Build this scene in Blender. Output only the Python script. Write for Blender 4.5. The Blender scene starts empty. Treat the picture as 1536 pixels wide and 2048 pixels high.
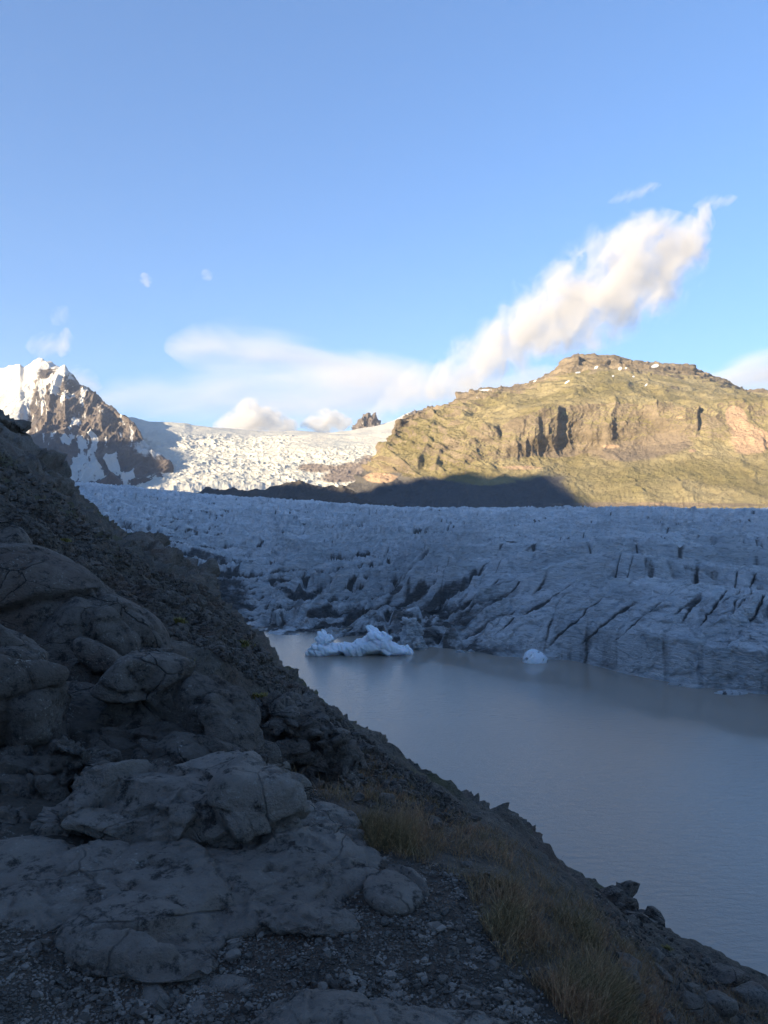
import bpy, math, random
import numpy as np
from concurrent.futures import ThreadPoolExecutor
from mathutils import Vector, Matrix
from mathutils.bvhtree import BVHTree

# ---------------------------------------------------------------- camera, light, sky
sc = bpy.context.scene
F, H, CX, CY = 1550.0, 40.0, 768.0, 1024.0       # focal length in photo pixels, eye height above the lake
SUN_BEHIND, SUN_EL = math.radians(40), math.radians(14)
S = Vector((-math.cos(SUN_BEHIND) * math.cos(SUN_EL), -math.sin(SUN_BEHIND) * math.cos(SUN_EL), math.sin(SUN_EL)))
cam = bpy.data.objects.new('camera', bpy.data.cameras.new('camera'))
sc.collection.objects.link(cam); sc.camera = cam
cam.location = (0, 0, H); cam.rotation_euler = (math.radians(90), 0, 0)
cam.data.sensor_fit = 'VERTICAL'; cam.data.sensor_height = 24; cam.data.lens = F / 2048 * 24
cam.data.clip_start = 0.1; cam.data.clip_end = 60000
w = bpy.data.worlds.new('World'); sc.world = w; w.use_nodes = True
wt = w.node_tree; bg = wt.nodes['Background']
sky = wt.nodes.new('ShaderNodeTexSky'); sky.sky_type = 'NISHITA'; sky.sun_disc = False
sky.sun_elevation = SUN_EL; sky.sun_rotation = math.atan2(S.x, S.y)
sky.air_density = 1.0; sky.dust_density = 0.0; sky.ozone_density = 6.0; sky.altitude = 0
gm = wt.nodes.new('ShaderNodeGamma'); gm.inputs[1].default_value = .77; wt.links.new(sky.outputs[0], gm.inputs[0])
vm = wt.nodes.new('ShaderNodeVectorMath'); vm.operation = 'MULTIPLY'; vm.inputs[1].default_value = (.92, .99, 1.13)
wt.links.new(gm.outputs[0], vm.inputs[0]); wt.links.new(vm.outputs[0], bg.inputs[0]); bg.inputs[1].default_value = 0.10
ld = bpy.data.lights.new('sun', 'SUN'); ld.energy = 5.0; ld.angle = math.radians(0.5); ld.color = (1, .81, .54)
sun = bpy.data.objects.new('sun', ld); sc.collection.objects.link(sun)
sun.rotation_euler = S.to_track_quat('Z', 'Y').to_euler()
sc.view_settings.view_transform = 'Standard'; sc.view_settings.look = 'None'
sc.view_settings.exposure = 1.75; sc.view_settings.gamma = 1
sc.cycles.use_denoising = True; sc.cycles.denoising_prefilter = 'ACCURATE'
sc.cycles.max_bounces = 6; sc.cycles.diffuse_bounces = 3; sc.cycles.glossy_bounces = 3
sc.cycles.volume_bounces = 2; sc.cycles.volume_max_steps = 128
sc.cycles.use_adaptive_sampling = True; sc.cycles.adaptive_threshold = 0.005

# ---------------------------------------------------------------- numeric helpers
rng = np.random.default_rng(7); random.seed(7)
_G = rng.normal(size=(256, 3)).astype(np.float32); _G /= np.linalg.norm(_G, axis=1, keepdims=True); _G *= 1.5
_PERM = rng.permutation(256).astype(np.int32); _PERM = np.concatenate([_PERM, _PERM, _PERM])
_RND = rng.random(256).astype(np.float32)
POOL = ThreadPoolExecutor(4)

def _chunks(fn, P, *a):
    n = len(P)
    if n < 40000: return fn(P, *a)
    k = [slice(i, min(n, i + 32768)) for i in range(0, n, 32768)]
    return np.concatenate(list(POOL.map(lambda s: fn(P[s], *a), k)))

def _perlin(P):
    P = P.astype(np.float32); I = np.floor(P).astype(np.int32); f = P - I
    u = f * f * f * (f * (f * 6 - 15) + 10); I &= 255
    r = 0
    for dx in (0, 1):
        hx = _PERM[I[:, 0] + dx]; wx = u[:, 0] if dx else 1 - u[:, 0]
        for dy in (0, 1):
            hy = _PERM[hx + I[:, 1] + dy]; wy = wx * (u[:, 1] if dy else 1 - u[:, 1])
            for dz in (0, 1):
                g = _G[_PERM[hy + I[:, 2] + dz] & 255]
                d = g[:, 0] * (f[:, 0] - dx) + g[:, 1] * (f[:, 1] - dy) + g[:, 2] * (f[:, 2] - dz)
                r = r + d * wy * (u[:, 2] if dz else 1 - u[:, 2])
    return r

def _fbm(P, oc, gain, kind):
    r = np.zeros(len(P), np.float32); a = 1.0; s = 0; Q = P.astype(np.float32); prev = 1
    for i in range(oc):
        n = _perlin(Q)
        if kind == 'ridge': n = (1 - np.abs(n) * 1.6) ** 2; n = np.clip(n, 0, 1) * 2 - 1; r += a * n * prev; prev = np.clip(n * .5 + .7, 0, 1)
        elif kind == 'billow': r += a * (np.abs(n) * 2 - .5)
        else: r += a * n
        s += a; a *= gain; Q = Q * 2.03 + 17.3
    return r / s
def fbm(P, oc=5, gain=.5, kind=''): return _chunks(_fbm, P, oc, gain, kind)

def _worley(P, jit):
    I = np.floor(P).astype(np.int32); f = (P - I).astype(np.float32)
    f1 = np.full(len(P), 9, np.float32); f2 = f1.copy(); idn = np.zeros(len(P), np.float32); vx = idn.copy(); vy = idn.copy(); vz = idn.copy()
    for dx in (-1, 0, 1):
        for dy in (-1, 0, 1):
            for dz in (-1, 0, 1):
                h = _PERM[_PERM[_PERM[(I[:, 0] + dx) & 255] + ((I[:, 1] + dy) & 255)] + ((I[:, 2] + dz) & 255)]
                ox = dx + .5 + (_RND[h] - .5) * jit - f[:, 0]; oy = dy + .5 + (_RND[(h + 71) & 255] - .5) * jit - f[:, 1]
                oz = dz + .5 + (_RND[(h + 143) & 255] - .5) * jit - f[:, 2]
                d = np.sqrt(ox * ox + oy * oy + oz * oz); c = d < f1
                f2 = np.where(c, f1, np.minimum(f2, d)); idn = np.where(c, _RND[(h + 31) & 255], idn); vx = np.where(c, ox, vx); vy = np.where(c, oy, vy); vz = np.where(c, oz, vz); f1 = np.where(c, d, f1)
    k = (idn * 255).astype(np.int32) & 255; g = _G[k]
    return np.stack([f1, f2, idn, vx * g[:, 0] + vy * g[:, 1] + vz * g[:, 2]], 1)
def worley(P, jit=1.0):
    r = _chunks(_worley, P, jit); return r[:, 0], r[:, 1], r[:, 2]
def facets(P):
    r = _chunks(_worley, P, 1.0); return r[:, 1] - r[:, 0], r[:, 2], r[:, 3]

def sstep(a, b, x): t = np.clip((x - a) / (b - a), 0, 1); return t * t * (3 - 2 * t)
def zof(y, d): return H + (CY - y) / F * d
def at(px, py, d): return Vector(((px - CX) / F * d, d, H + (CY - py) / F * d))
def V3(*s): return np.array(s, np.float32)

# ---------------------------------------------------------------- object helpers
COL = sc.collection
def tag(o, label=None, cat=None, group=None, kind=None):
    if label: o['label'] = label
    if cat: o['category'] = cat
    if group: o['group'] = group
    if kind: o['kind'] = kind
    return o
def mesh_obj(name, V, Fc, mat, parent=None, smooth=True, attrs=None):
    """V (n,3), Fc (m,4) or (m,3) int arrays -> one linked mesh object"""
    me = bpy.data.meshes.new(name); V = np.asarray(V, np.float32); Fc = np.asarray(Fc, np.int32)
    k = Fc.shape[1]
    me.vertices.add(len(V)); me.vertices.foreach_set('co', V.ravel())
    me.loops.add(Fc.size); me.loops.foreach_set('vertex_index', Fc.ravel())
    me.polygons.add(len(Fc)); me.polygons.foreach_set('loop_start', np.arange(0, Fc.size, k, dtype=np.int32))
    me.polygons.foreach_set('loop_total', np.full(len(Fc), k, np.int32))
    me.update(calc_edges=True)
    me.polygons.foreach_set('use_smooth', np.full(len(Fc), bool(smooth)))
    for an, av in (attrs or {}).items():
        a = me.attributes.new(an, 'FLOAT', 'POINT'); a.data.foreach_set('value', np.asarray(av, np.float32).ravel())
    if mat: me.materials.append(mat)
    o = bpy.data.objects.new(name, me); COL.objects.link(o)
    if parent: o.parent = parent
    return o
def grid_faces(nr, nc):
    i = np.arange(nr * nc).reshape(nr, nc)
    return np.stack([i[:-1, :-1], i[:-1, 1:], i[1:, 1:], i[1:, :-1]], -1).reshape(-1, 4)
def grid_normals(G):
    du = np.gradient(G, axis=1); dv = np.gradient(G, axis=0); n = np.cross(du, dv)
    return n / (np.linalg.norm(n, axis=-1, keepdims=True) + 1e-9)
def smooth_t(A, k):
    for _ in range(k):
        B = A.copy(); B[1:-1] = (A[:-2] + 2 * A[1:-1] + A[2:]) / 4; A = B
    return A
def smooth_x(A, k):
    return smooth_t(A.T, k).T
def loft(rows, pxs, nts, sm=6, smx=2):
    """rows: list of [(px, y, d), ...] picture curves at real distances; nts: subdivisions between rows.
    Returns X, Y(depth), Z grids (rows, cols) of the surface spanned between the curves."""
    D, Z = [], []
    for r in rows:
        r = sorted(r); x = [p[0] for p in r]
        d = np.exp(np.interp(pxs, x, [math.log(p[2]) for p in r])); y = np.interp(pxs, x, [p[1] for p in r])
        D.append(d); Z.append(H + (CY - y) / F * d)
    D = np.array(D); Z = np.array(Z); T = [0.0]
    for i, n in enumerate(nts): T += list(i + (np.arange(n) + 1) / n)
    T = np.array(T); k = np.minimum(T.astype(int), len(rows) - 2); f = (T - k)[:, None]
    d = D[k] * (1 - f) + D[k + 1] * f; z = Z[k] * (1 - f) + Z[k + 1] * f
    d = smooth_x(smooth_t(d, sm), smx); z = smooth_x(smooth_t(z, sm), smx)
    X = (pxs[None, :] - CX) / F * d
    return np.stack([X, d, z], -1), T
def proj(P):
    return CX + P[..., 0] / P[..., 1] * F, CY - (P[..., 2] - H) / P[..., 1] * F

# ---------------------------------------------------------------- material helpers
class M:
    def __init__(s, name):
        s.m = bpy.data.materials.new(name); s.m.use_nodes = True; s.t = s.m.node_tree; s.n = s.t.nodes
        s.b = s.n['Principled BSDF']; s.tc = s.n.new('ShaderNodeTexCoord')
        s.b.inputs['Specular IOR Level'].default_value = .3
    def L(s, a, b): s.t.links.new(a, b)
    def attr(s, nm): a = s.n.new('ShaderNodeAttribute'); a.attribute_name = nm; return a.outputs['Fac']
    def noise(s, scale, detail=6, rough=.6, st=None, dist=0, src=None):
        n = s.n.new('ShaderNodeTexNoise'); n.inputs['Scale'].default_value = scale; n.inputs['Detail'].default_value = detail
        n.inputs['Roughness'].default_value = rough; n.inputs['Distortion'].default_value = dist
        v = src or s.tc.outputs['Object']
        if st is not None:
            mp = s.n.new('ShaderNodeMapping'); mp.inputs['Scale'].default_value = st[:3]
            if len(st) > 3: mp.inputs['Rotation'].default_value = st[3:]
            s.L(v, mp.inputs[0]); v = mp.outputs[0]
        s.L(v, n.inputs['Vector']); return n.outputs['Fac']
    def voro(s, scale, feat='F1', out='Distance', st=None):
        n = s.n.new('ShaderNodeTexVoronoi'); n.feature = feat; n.inputs['Scale'].default_value = scale
        v = s.tc.outputs['Object']
        if st is not None:
            mp = s.n.new('ShaderNodeMapping'); mp.inputs['Scale'].default_value = st[:3]; s.L(v, mp.inputs[0]); v = mp.outputs[0]
        s.L(v, n.inputs['Vector']); return n.outputs[out]
    def ramp(s, x, stops):
        r = s.n.new('ShaderNodeValToRGB'); e = r.color_ramp.elements
        while len(e) < len(stops): e.new(.5)
        for k, (p, c) in enumerate(stops):
            e[k].position = p; e[k].color = (*c, 1) if hasattr(c, '__len__') else (c, c, c, 1)
        s.L(x, r.inputs[0]); return r.outputs[0]
    def math(s, op, a, b=None, clamp=False):
        n = s.n.new('ShaderNodeMath'); n.operation = op; n.use_clamp = clamp
        for k, v in enumerate((a, b)):
            if v is None: continue
            if isinstance(v, (int, float)): n.inputs[k].default_value = v
            else: s.L(v, n.inputs[k])
        return n.outputs[0]
    def mix(s, f, a, b):
        n = s.n.new('ShaderNodeMix'); n.data_type = 'RGBA'
        for sock, v in ((n.inputs[0], f), (n.inputs[6], a), (n.inputs[7], b)):
            if isinstance(v, (int, float)): sock.default_value = v
            elif isinstance(v, tuple): sock.default_value = (*v, 1)
            else: s.L(v, sock)
        return n.outputs[2]
    def bump(s, h, dist, strength=1.0):
        b = s.n.new('ShaderNodeBump'); b.inputs['Distance'].default_value = dist; b.inputs['Strength'].default_value = strength
        s.L(h, b.inputs['Height']); s.L(b.outputs[0], s.b.inputs['Normal'])
    def col(s, c):
        if isinstance(c, tuple): s.b.inputs['Base Color'].default_value = (*c, 1)
        else: s.L(c, s.b.inputs['Base Color'])
    def rough(s, v): s.b.inputs['Roughness'].default_value = v

def thr(m, base, noise, lo, hi, amt=1.0):
    """soft threshold of (mask attribute + noise-0.5) between lo and hi"""
    x = m.math('ADD', base, m.math('MULTIPLY', m.math('SUBTRACT', noise, .5), amt))
    n = m.n.new('ShaderNodeMapRange'); n.interpolation_type = 'SMOOTHSTEP'; m.L(x, n.inputs[0])
    n.inputs[1].default_value = lo; n.inputs[2].default_value = hi
    return n.outputs[0]

#@@MATERIALS
# snow and rock of the high peaks
def peak_material(name, rock_a, rock_b):
    m = M(name); n1 = m.noise(.02, 8, .65); n2 = m.noise(.004, 8, .6)
    rock = m.mix(m.ramp(n2, [(.35, 0.), (.65, 1.)]), rock_a, rock_b)
    rock = m.mix(m.math('MULTIPLY', m.ramp(n1, [(.3, 1.), (.6, 0.)]), .5), rock, (.05, .045, .045))
    snow = m.mix(m.noise(.015, 6), (.62, .59, .52), (.50, .50, .48))
    s = thr(m, m.attr('snow'), n1, .36, .64, .8)
    m.col(m.mix(s, rock, snow)); m.rough(.8); m.bump(m.noise(.05, 10, .7), 14.0, .8)
    return m.m
MAT_PEAK = peak_material('snowy_rock', (.085, .075, .07), (.17, .135, .11))
m = M('icefall_ice')
n1 = m.noise(.006, 9, .7, (1, .5, 1)); n2 = m.noise(.02, 8, .7)
ice = m.mix(m.ramp(n1, [(.35, 0.), (.6, 1.)]), (.44, .45, .41), (.56, .53, .45))
rk = thr(m, m.attr('rock'), n2, .45, .6, .5)
m.col(m.mix(rk, ice, (.20, .165, .14))); m.rough(.7); m.bump(m.noise(.03, 10, .75, (1, .6, 1)), 9.0, .7); MAT_ICEFALL = m.m
# grassy mountain
m = M('mountain_turf_and_basalt')
nA = m.noise(.004, 8, .6); nB = m.noise(.025, 10, .7); nC = m.noise(.012, 8, .65, (1, 1, 3)); nD = m.noise(.12, 6, .7)
grass = m.mix(m.ramp(nA, [(.38, 0.), (.62, 1.)]), (.225, .192, .088), (.365, .305, .170))
grass = m.mix(m.math('MULTIPLY', m.ramp(nB, [(.35, 1.), (.55, 0.)]), .55), grass, (.17, .135, .07))
rockc = m.mix(m.ramp(nC, [(.4, 0.), (.62, 1.)]), (.175, .14, .095), (.30, .24, .165))
rockc = m.mix(m.math('MULTIPLY', m.ramp(nD, [(.4, 1.), (.5, 0.)]), .35), rockc, (.09, .07, .055))
r = thr(m, m.attr('rock'), nB, .40, .60, .8)
c = m.mix(r, grass, rockc)
c = m.mix(thr(m, m.attr('scree'), nB, .4, .65, .6), c, (.23, .185, .135))
c = m.mix(thr(m, m.attr('base_shade'), nB, .35, .65, .5), c, m.mix(nB, (.085, .082, .08), (.15, .14, .13)))  # painted shade: darker grey mixed into the colour of the mountain foot
c = m.mix(thr(m, m.attr('pink'), nC, .4, .6, .7), c, (.46, .32, .21))
c = m.mix(thr(m, m.attr('snow'), nD, .45, .5, .25), c, (.82, .82, .80))
m.col(c); m.rough(.9); m.bump(m.math('ADD', m.noise(.05, 10, .75), m.math('MULTIPLY', nC, .6)), 16.0, .9); MAT_MOUNT = m.m
# moraine and far dark slopes
m = M('moraine_debris'); n = m.noise(.05, 9, .7)
m.col(m.mix(n, (.045, .04, .034), (.11, .095, .08))); m.rough(.95); m.bump(m.noise(.12, 9, .7), 5.0); MAT_MORAINE = m.m
# glacier
m = M('crevassed_ice')
n1 = m.noise(.06, 8, .65, (1, .5, 1.5), .6); n2 = m.noise(.8, 8, .7, (1, .6, 2.0)); n3 = m.noise(.25, 9, .75, (1.0, .6, 3.2), 1.0)
ice = m.mix(m.ramp(n1, [(.35, 0.), (.65, 1.)]), (.70, .735, .75), (.90, .91, .92))
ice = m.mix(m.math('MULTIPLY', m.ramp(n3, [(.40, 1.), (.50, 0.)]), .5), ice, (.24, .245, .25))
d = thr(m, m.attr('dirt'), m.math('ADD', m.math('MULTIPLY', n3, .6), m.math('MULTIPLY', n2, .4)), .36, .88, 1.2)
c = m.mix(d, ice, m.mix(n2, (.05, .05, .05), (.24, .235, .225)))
m.col(c); m.rough(.55)
m.bump(m.math('ADD', m.math('MULTIPLY', n3, 1.2), m.math('MULTIPLY', n2, .5)), 3.4, 1.0); MAT_GLACIER = m.m
m = M('berg_ice'); n1 = m.noise(.5, 8, .65); n3 = m.noise(1.2, 8, .7, (1.4, 1, .5))
c = m.mix(n1, (.55, .62, .68), (.74, .77, .80)); c = m.mix(thr(m, m.attr('dirt'), n3, .5, .75, .9), c, (.10, .10, .10))
m.col(c); m.rough(.5); m.bump(n3, .35, .8); m.b.inputs['Subsurface Weight'].default_value = .6; m.b.inputs['Subsurface Radius'].default_value = (1.0, 1.5, 2.0); m.b.inputs['Subsurface Scale'].default_value = 1.2; MAT_BERG = m.m
# lake water
m = M('glacial_lake_water')
wv = m.noise(.9, 4, .6, (.5, 1.3, 1), .4); wf = m.noise(3.6, 3, .6, (.6, 1.4, 1)); pat = m.noise(.02, 3, .5); calm = m.attr('calm')
m.col(m.mix(pat, (.245, .210, .168), (.31, .265, .213))); m.b.inputs['IOR'].default_value = 1.33; m.b.inputs['Specular IOR Level'].default_value = .5
rip = m.math('SUBTRACT', 1.0, m.math('MULTIPLY', calm, .9)); m.L(m.math('ADD', m.math('MULTIPLY', rip, .10), .04), m.b.inputs['Roughness'])
m.bump(m.math('MULTIPLY', m.math('ADD', wv, m.math('MULTIPLY', wf, .4)), m.math('MULTIPLY', m.math('ADD', pat, .5), rip)), .085, 1.0); MAT_LAKE = m.m
# foreground basalt
def basalt(name, a, b, warm=(.13, .082, .058), sc_=1.0, wa=.6, cracks=.85):
    m = M(name); n1 = m.noise(1.3 * sc_, 8, .6); n2 = m.noise(9 * sc_, 9, .75); n3 = m.noise(45 * sc_, 5, .7); n4 = m.noise(.8 * sc_, 6, .6, (1, 1, .4)); n5 = m.noise(3.5 * sc_, 8, .7, (1, 1, 1.6))
    c = m.mix(m.ramp(m.math('ADD', m.math('MULTIPLY', n1, .5), m.math('MULTIPLY', n2, .5)), [(.38, 0.), (.62, 1.)]), a, b)
    c = m.mix(m.math('MULTIPLY', m.ramp(n4, [(.5, 0.), (.66, 1.)]), wa), c, warm)
    c = m.mix(m.math('MULTIPLY', m.ramp(n2, [(.38, 1.), (.47, 0.)]), .85), c, (.022, .021, .02))
    c = m.mix(m.math('MULTIPLY', m.math('MULTIPLY', m.ramp(n3, [(.56, 0.), (.64, 1.)]), m.ramp(n5, [(.50, 0.), (.62, 1.)])), .9), c, (.42, .41, .36))
    wp = s_mapwarp(m, 1.7 * sc_); hts = m.math('ADD', m.math('MULTIPLY', n2, .8), m.math('ADD', m.math('MULTIPLY', n3, .25), m.math('MULTIPLY', n5, 1.3)))
    if cracks:
        cr = m.ramp(wp, [(0., 1.), (.013, 0.)]); msk = m.ramp(n1, [(.42, 0.), (.55, 1.)]); ck = m.math('MULTIPLY', m.math('MULTIPLY', cr, msk), cracks)
        c = m.mix(ck, c, (.012, .012, .012)); hts = m.math('SUBTRACT', hts, m.math('MULTIPLY', ck, .8))
    m.col(c); m.rough(.85); m.bump(hts, .12 / sc_, 1.0)
    return m
def s_mapwarp(m, scale):
    nz = m.n.new('ShaderNodeTexNoise'); nz.inputs['Scale'].default_value = scale * 1.2; nz.inputs['Detail'].default_value = 5; m.L(m.tc.outputs['Object'], nz.inputs['Vector'])
    ad = m.n.new('ShaderNodeVectorMath'); ad.operation = 'MULTIPLY_ADD'; m.L(nz.outputs['Color'], ad.inputs[0]); ad.inputs[1].default_value = (.35 / scale, .35 / scale, .35 / scale); m.L(m.tc.outputs['Object'], ad.inputs[2])
    mp = m.n.new('ShaderNodeMapping'); mp.inputs['Rotation'].default_value = (.3, .5, 0); mp.inputs['Scale'].default_value = (1, 1, 1.7); m.L(ad.outputs[0], mp.inputs[0])
    v = m.n.new('ShaderNodeTexVoronoi'); v.feature = 'DISTANCE_TO_EDGE'; v.inputs['Scale'].default_value = scale; m.L(mp.outputs[0], v.inputs['Vector']); return v.outputs['Distance']
MAT_ROCK = basalt('basalt_bedrock', (.105, .089, .073), (.215, .185, .155)).m
MAT_SLAB = basalt('polished_bedrock', (.225, .194, .162), (.345, .302, .258), wa=.2, cracks=.55).m
MAT_STONE = basalt('loose_stone', (.095, .084, .070), (.185, .165, .140), sc_=4, cracks=0).m
m = basalt('hillside_ground', (.070, .058, .044), (.125, .104, .080), cracks=0); gn = m.noise(2.2, 8, .7)
src = m.b.inputs['Base Color'].links[0].from_socket
c = m.mix(thr(m, m.attr('grass'), gn, .4, .65, .8), src, m.mix(m.noise(5, 6), (.055, .052, .022), (.10, .085, .04)))
m.col(c); MAT_GROUND = m.m
m = M('gravel_stones'); n = m.noise(14, 3, .5); vr = m.voro(22, 'F1', 'Color'); sp = m.n.new('ShaderNodeSeparateColor'); m.L(vr, sp.inputs[0])
m.col(m.mix(m.math('POWER', sp.outputs[0], 2), (.060, .051, .042), (.185, .160, .135))); m.rough(.85); m.bump(m.noise(90, 4), .004); MAT_GRAVEL = m.m
MAT_SCREE = basalt('scree_stone', (.058, .050, .042), (.135, .116, .096), sc_=1.5, cracks=0).m
def grassmat(name, a, b, c3):
    m = M(name); n = m.noise(3.0, 3, .6); n2 = m.noise(60, 3, .7)
    m.col(m.mix(m.ramp(n2, [(.48, 0.), (.68, .9)]), m.mix(m.ramp(n, [(.4, 0.), (.6, 1.)]), a, b), c3)); m.rough(.7); return m.m
MAT_GRASS = grassmat('dry_grass_blades', (.13, .095, .042), (.24, .125, .070), (.44, .31, .16))
MAT_MOSS = grassmat('yellow_green_leaves', (.19, .155, .045), (.13, .12, .035), (.25, .20, .06))

#@@TERRAIN
# ---------------------------------------------------------------- lake
def build_lake():
    xs = np.array([-900, 1500.]); ys = np.array([-200, 1200.])
    X, Y = np.meshgrid(np.linspace(-900, 1500, 300), np.concatenate([np.linspace(-300, 60, 20), np.linspace(64, 360, 240), np.linspace(370, 1300, 20)])); V = np.stack([X, Y, X * 0], -1).reshape(-1, 3)
    x, y = V[:, 0], np.maximum(V[:, 1], 1); px = CX + x / y * F; py = CY + H * F / y
    yw = np.interp(px, [400, 620, 760, 900, 1000, 1150, 1350, 1536, 1800], [1262, 1272, 1290, 1296, 1312, 1321, 1366, 1390, 1440])
    band = np.interp(px, [500, 700, 850, 1000, 1200, 1400, 1536, 1800], [8, 14, 30, 42, 62, 90, 110, 140])
    calm = sstep(1.35, .65, (py - yw + fbm((V / 14).astype(np.float32), 4) * 22) / band) * (V[:, 1] > 30) * sstep(560, 690, px)
    o = mesh_obj('lake', V, grid_faces(280, 300), MAT_LAKE, attrs=dict(calm=calm)); tag(o, 'grey brown rippled glacial lake below the rocky slope', 'lake', kind='structure')
build_lake()
V = [(-30000, -30000, -8), (30000, -30000, -8), (30000, 30000, -8), (-30000, 30000, -8)]
tag(mesh_obj('ground', V, [(0, 1, 2, 3)], MAT_MORAINE), 'dark gravel plain under the mountains and the lake', 'ground', kind='structure')

# ---------------------------------------------------------------- right mountain
def build_mountain():
    pxs = np.arange(600, 1800, 1.6)
    sil = [(600, 1000), (690, 978), (700, 972), (740, 950), (762, 918), (780, 880), (790, 848), (800, 838), (850, 824), (870, 816), (898, 808), (905, 803), (920, 790), (940, 783), (1000, 775), (1046, 770),
           (1060, 763), (1100, 748), (1112, 738), (1120, 724), (1130, 716), (1150, 710), (1190, 706), (1215, 709), (1238, 711), (1262, 721), (1300, 727), (1336, 727), (1385, 730), (1395, 740), (1410, 746),
           (1440, 757), (1460, 763), (1476, 776), (1495, 784), (1536, 783), (1600, 790), (1800, 800)]
    sd = lambda p: float(np.interp(p, [600, 700, 800, 900, 1100, 1200, 1500, 1800], [2350, 2500, 2700, 3100, 3500, 3600, 3900, 4200]))
    row_s = [(p, y, sd(p)) for p, y in sil]
    row_b = [(600, 1040, 2150), (700, 1035, 2150), (900, 1035, 2050), (1200, 1035, 1900), (1536, 1037, 1750), (1800, 1037, 1650)]
    row_1 = [(600, 1030, 2200), (700, 1012, 2250), (760, 1000, 2250), (900, 985, 2200), (1100, 975, 2150), (1300, 968, 2120), (1536, 962, 2080), (1800, 955, 2000)]
    row_2 = [(600, 1020, 2250), (700, 1000, 2320), (760, 965, 2350), (830, 940, 2350), (950, 925, 2380), (1060, 912, 2450), (1150, 905, 2520), (1300, 890, 2520), (1420, 880, 2450), (1536, 890, 2400), (1800, 880, 2300)]
    row_3 = [(600, 1010, 2300), (700, 985, 2400), (760, 935, 2450), (830, 895, 2480), (950, 862, 2500), (1040, 835, 2540), (1100, 812, 2560), (1200, 803, 2600), (1300, 805, 2600), (1400, 808, 2600), (1470, 800, 2600), (1536, 808, 2600), (1800, 805, 2500)]
    row_4 = [(600, 1005, 2320), (700, 980, 2430), (770, 900, 2550), (830, 860, 2620), (950, 830, 2750), (1060, 800, 2850), (1150, 776, 2900), (1250, 775, 2950), (1350, 783, 3000), (1450, 790, 3050), (1536, 796, 3100), (1800, 802, 3000)]
    row_5 = [(600, 1002, 2335), (700, 976, 2460), (790, 860, 2640), (850, 835, 2780), (950, 800, 2950), (1060, 778, 3150), (1120, 752, 3350), (1200, 738, 3450), (1300, 742, 3500), (1400, 757, 3600), (1500, 788, 3700), (1800, 801, 3900)]
    back1 = [(p, y + 14, d + 260) for p, y, d in row_s]; back2 = [(p, 1040, d + 2200) for p, y, d in row_s]
    G, T = loft([row_b, row_1, row_2, row_3, row_4, row_5, row_s, back1, back2], pxs, [40, 90, 90, 60, 70, 45, 12, 12], sm=3, smx=1)
    nr, nc = G.shape[:2]; P = G.reshape(-1, 3); T2 = np.repeat(T, nc); U = P[:, 0]
    N = grid_normals(G).reshape(-1, 3)
    px, py = proj(P)
    # cliffs: horizontal push of the face, sharp right sides
    push = np.zeros(len(P), np.float32)
    def butt(pl, pr, yt, yb, amp, soft=30, hard=4):
        return amp * sstep(pl - soft, pl + soft, px) * (1 - sstep(pr - hard, pr + hard, px)) * sstep(yt - 8, yt + 6, py) * (1 - sstep(yb - 18, yb + 18, py))
    wob = fbm(P / V3(90, 90, 60), 4) * 10
    px = px + wob
    push += butt(1035, 1118, 815, 885, 38, 50, 3) + butt(1020, 1082, 838, 900, 13, 20) + butt(1180, 1226, 845, 880, 13, 20) + butt(1330, 1398, 815, 862, 24, 30, 4)
    push += butt(960, 1000, 845, 875, 16, 15) + butt(1210, 1276, 838, 860, 10, 20, 6) + butt(770, 838, 905, 928, 24, 20, 5) + butt(900, 930, 862, 875, 14, 12, 4) + butt(985, 1056, 880, 915, 16, 20, 5)
    push += butt(1130, 1160, 718, 738, 25, 8, 3) + butt(1180, 1215, 718, 732, 22, 8, 3) + butt(1460, 1530, 872, 900, 20, 20, 6)
    P[:, 1] -= push; P[:, 0] -= push * .25
    # horizontal lava-flow steps high up, gullies and crags below
    cl = sstep(1.7, 2.1, T2) * (1 - sstep(3.0, 3.5, T2)) * sstep(800, 960, px)           # cliff band
    top = sstep(4.6, 5.1, T2) * (1 - sstep(6.2, 6.6, T2))
    Q = P / V3(160, 260, 160)
    warp = fbm(P / 300 + 5, 4) * .8
    gul = fbm(np.stack([U / 130 + warp * 1.3 - P[:, 2] / 420, P[:, 1] / 500, P[:, 2] / 700], 1), 6, .55, 'ridge')
    f1 = fbm(Q, 8, .55); crag = fbm(P / V3(70, 90, 110), 7, .55, 'ridge')
    amp = 14 + 10 * sstep(.2, 1.2, T2)
    diagonal = fbm(np.stack([(P[:, 0] * .6 + P[:, 2]) / 55, (P[:, 0] - P[:, 2]) / 420, P[:, 1] / 300], 1), 5, .5, 'ridge')
    fine = fbm(P / V3(16, 22, 14), 4, .6, 'ridge'); brk = sstep(-.15, .2, fbm(P / 260 + 3, 3))
    disp = f1 * amp + gul * (9 + 2 * cl) + fine * 2.2 + crag * (3.0 + 4.5 * cl * brk + 6 * top) + diagonal * 12 * (1 - sstep(900, 1120, px)) * sstep(1, 1.5, T2)
    zl = P[:, 2] + fbm(P / 200, 3) * 20
    st = (zl / 34) % 1.0; steps = sstep(0, .25, st) - st                                  # lava layers
    disp += steps * (2 + 16 * top + 12 * sstep(2.9, 3.3, T2) * (1 - sstep(4.8, 5.2, T2)) * sstep(-.1, .25, fbm(P / 240 + 9, 3)))
    fade = sstep(0, .15, T2)
    edge = (np.abs(T2 - 6) < .25)
    disp = np.where(edge, disp * .45, disp)
    P2 = P + N * (disp * fade)[:, None]
    # cliff rim along the skyline: jagged
    jag = np.maximum(fbm(np.stack([U / 22, U * 0 + 3.3, U * 0], 1), 4, .6), -.3) * 9 * np.exp(-((T2 - 6) / .25) ** 2)
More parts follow.
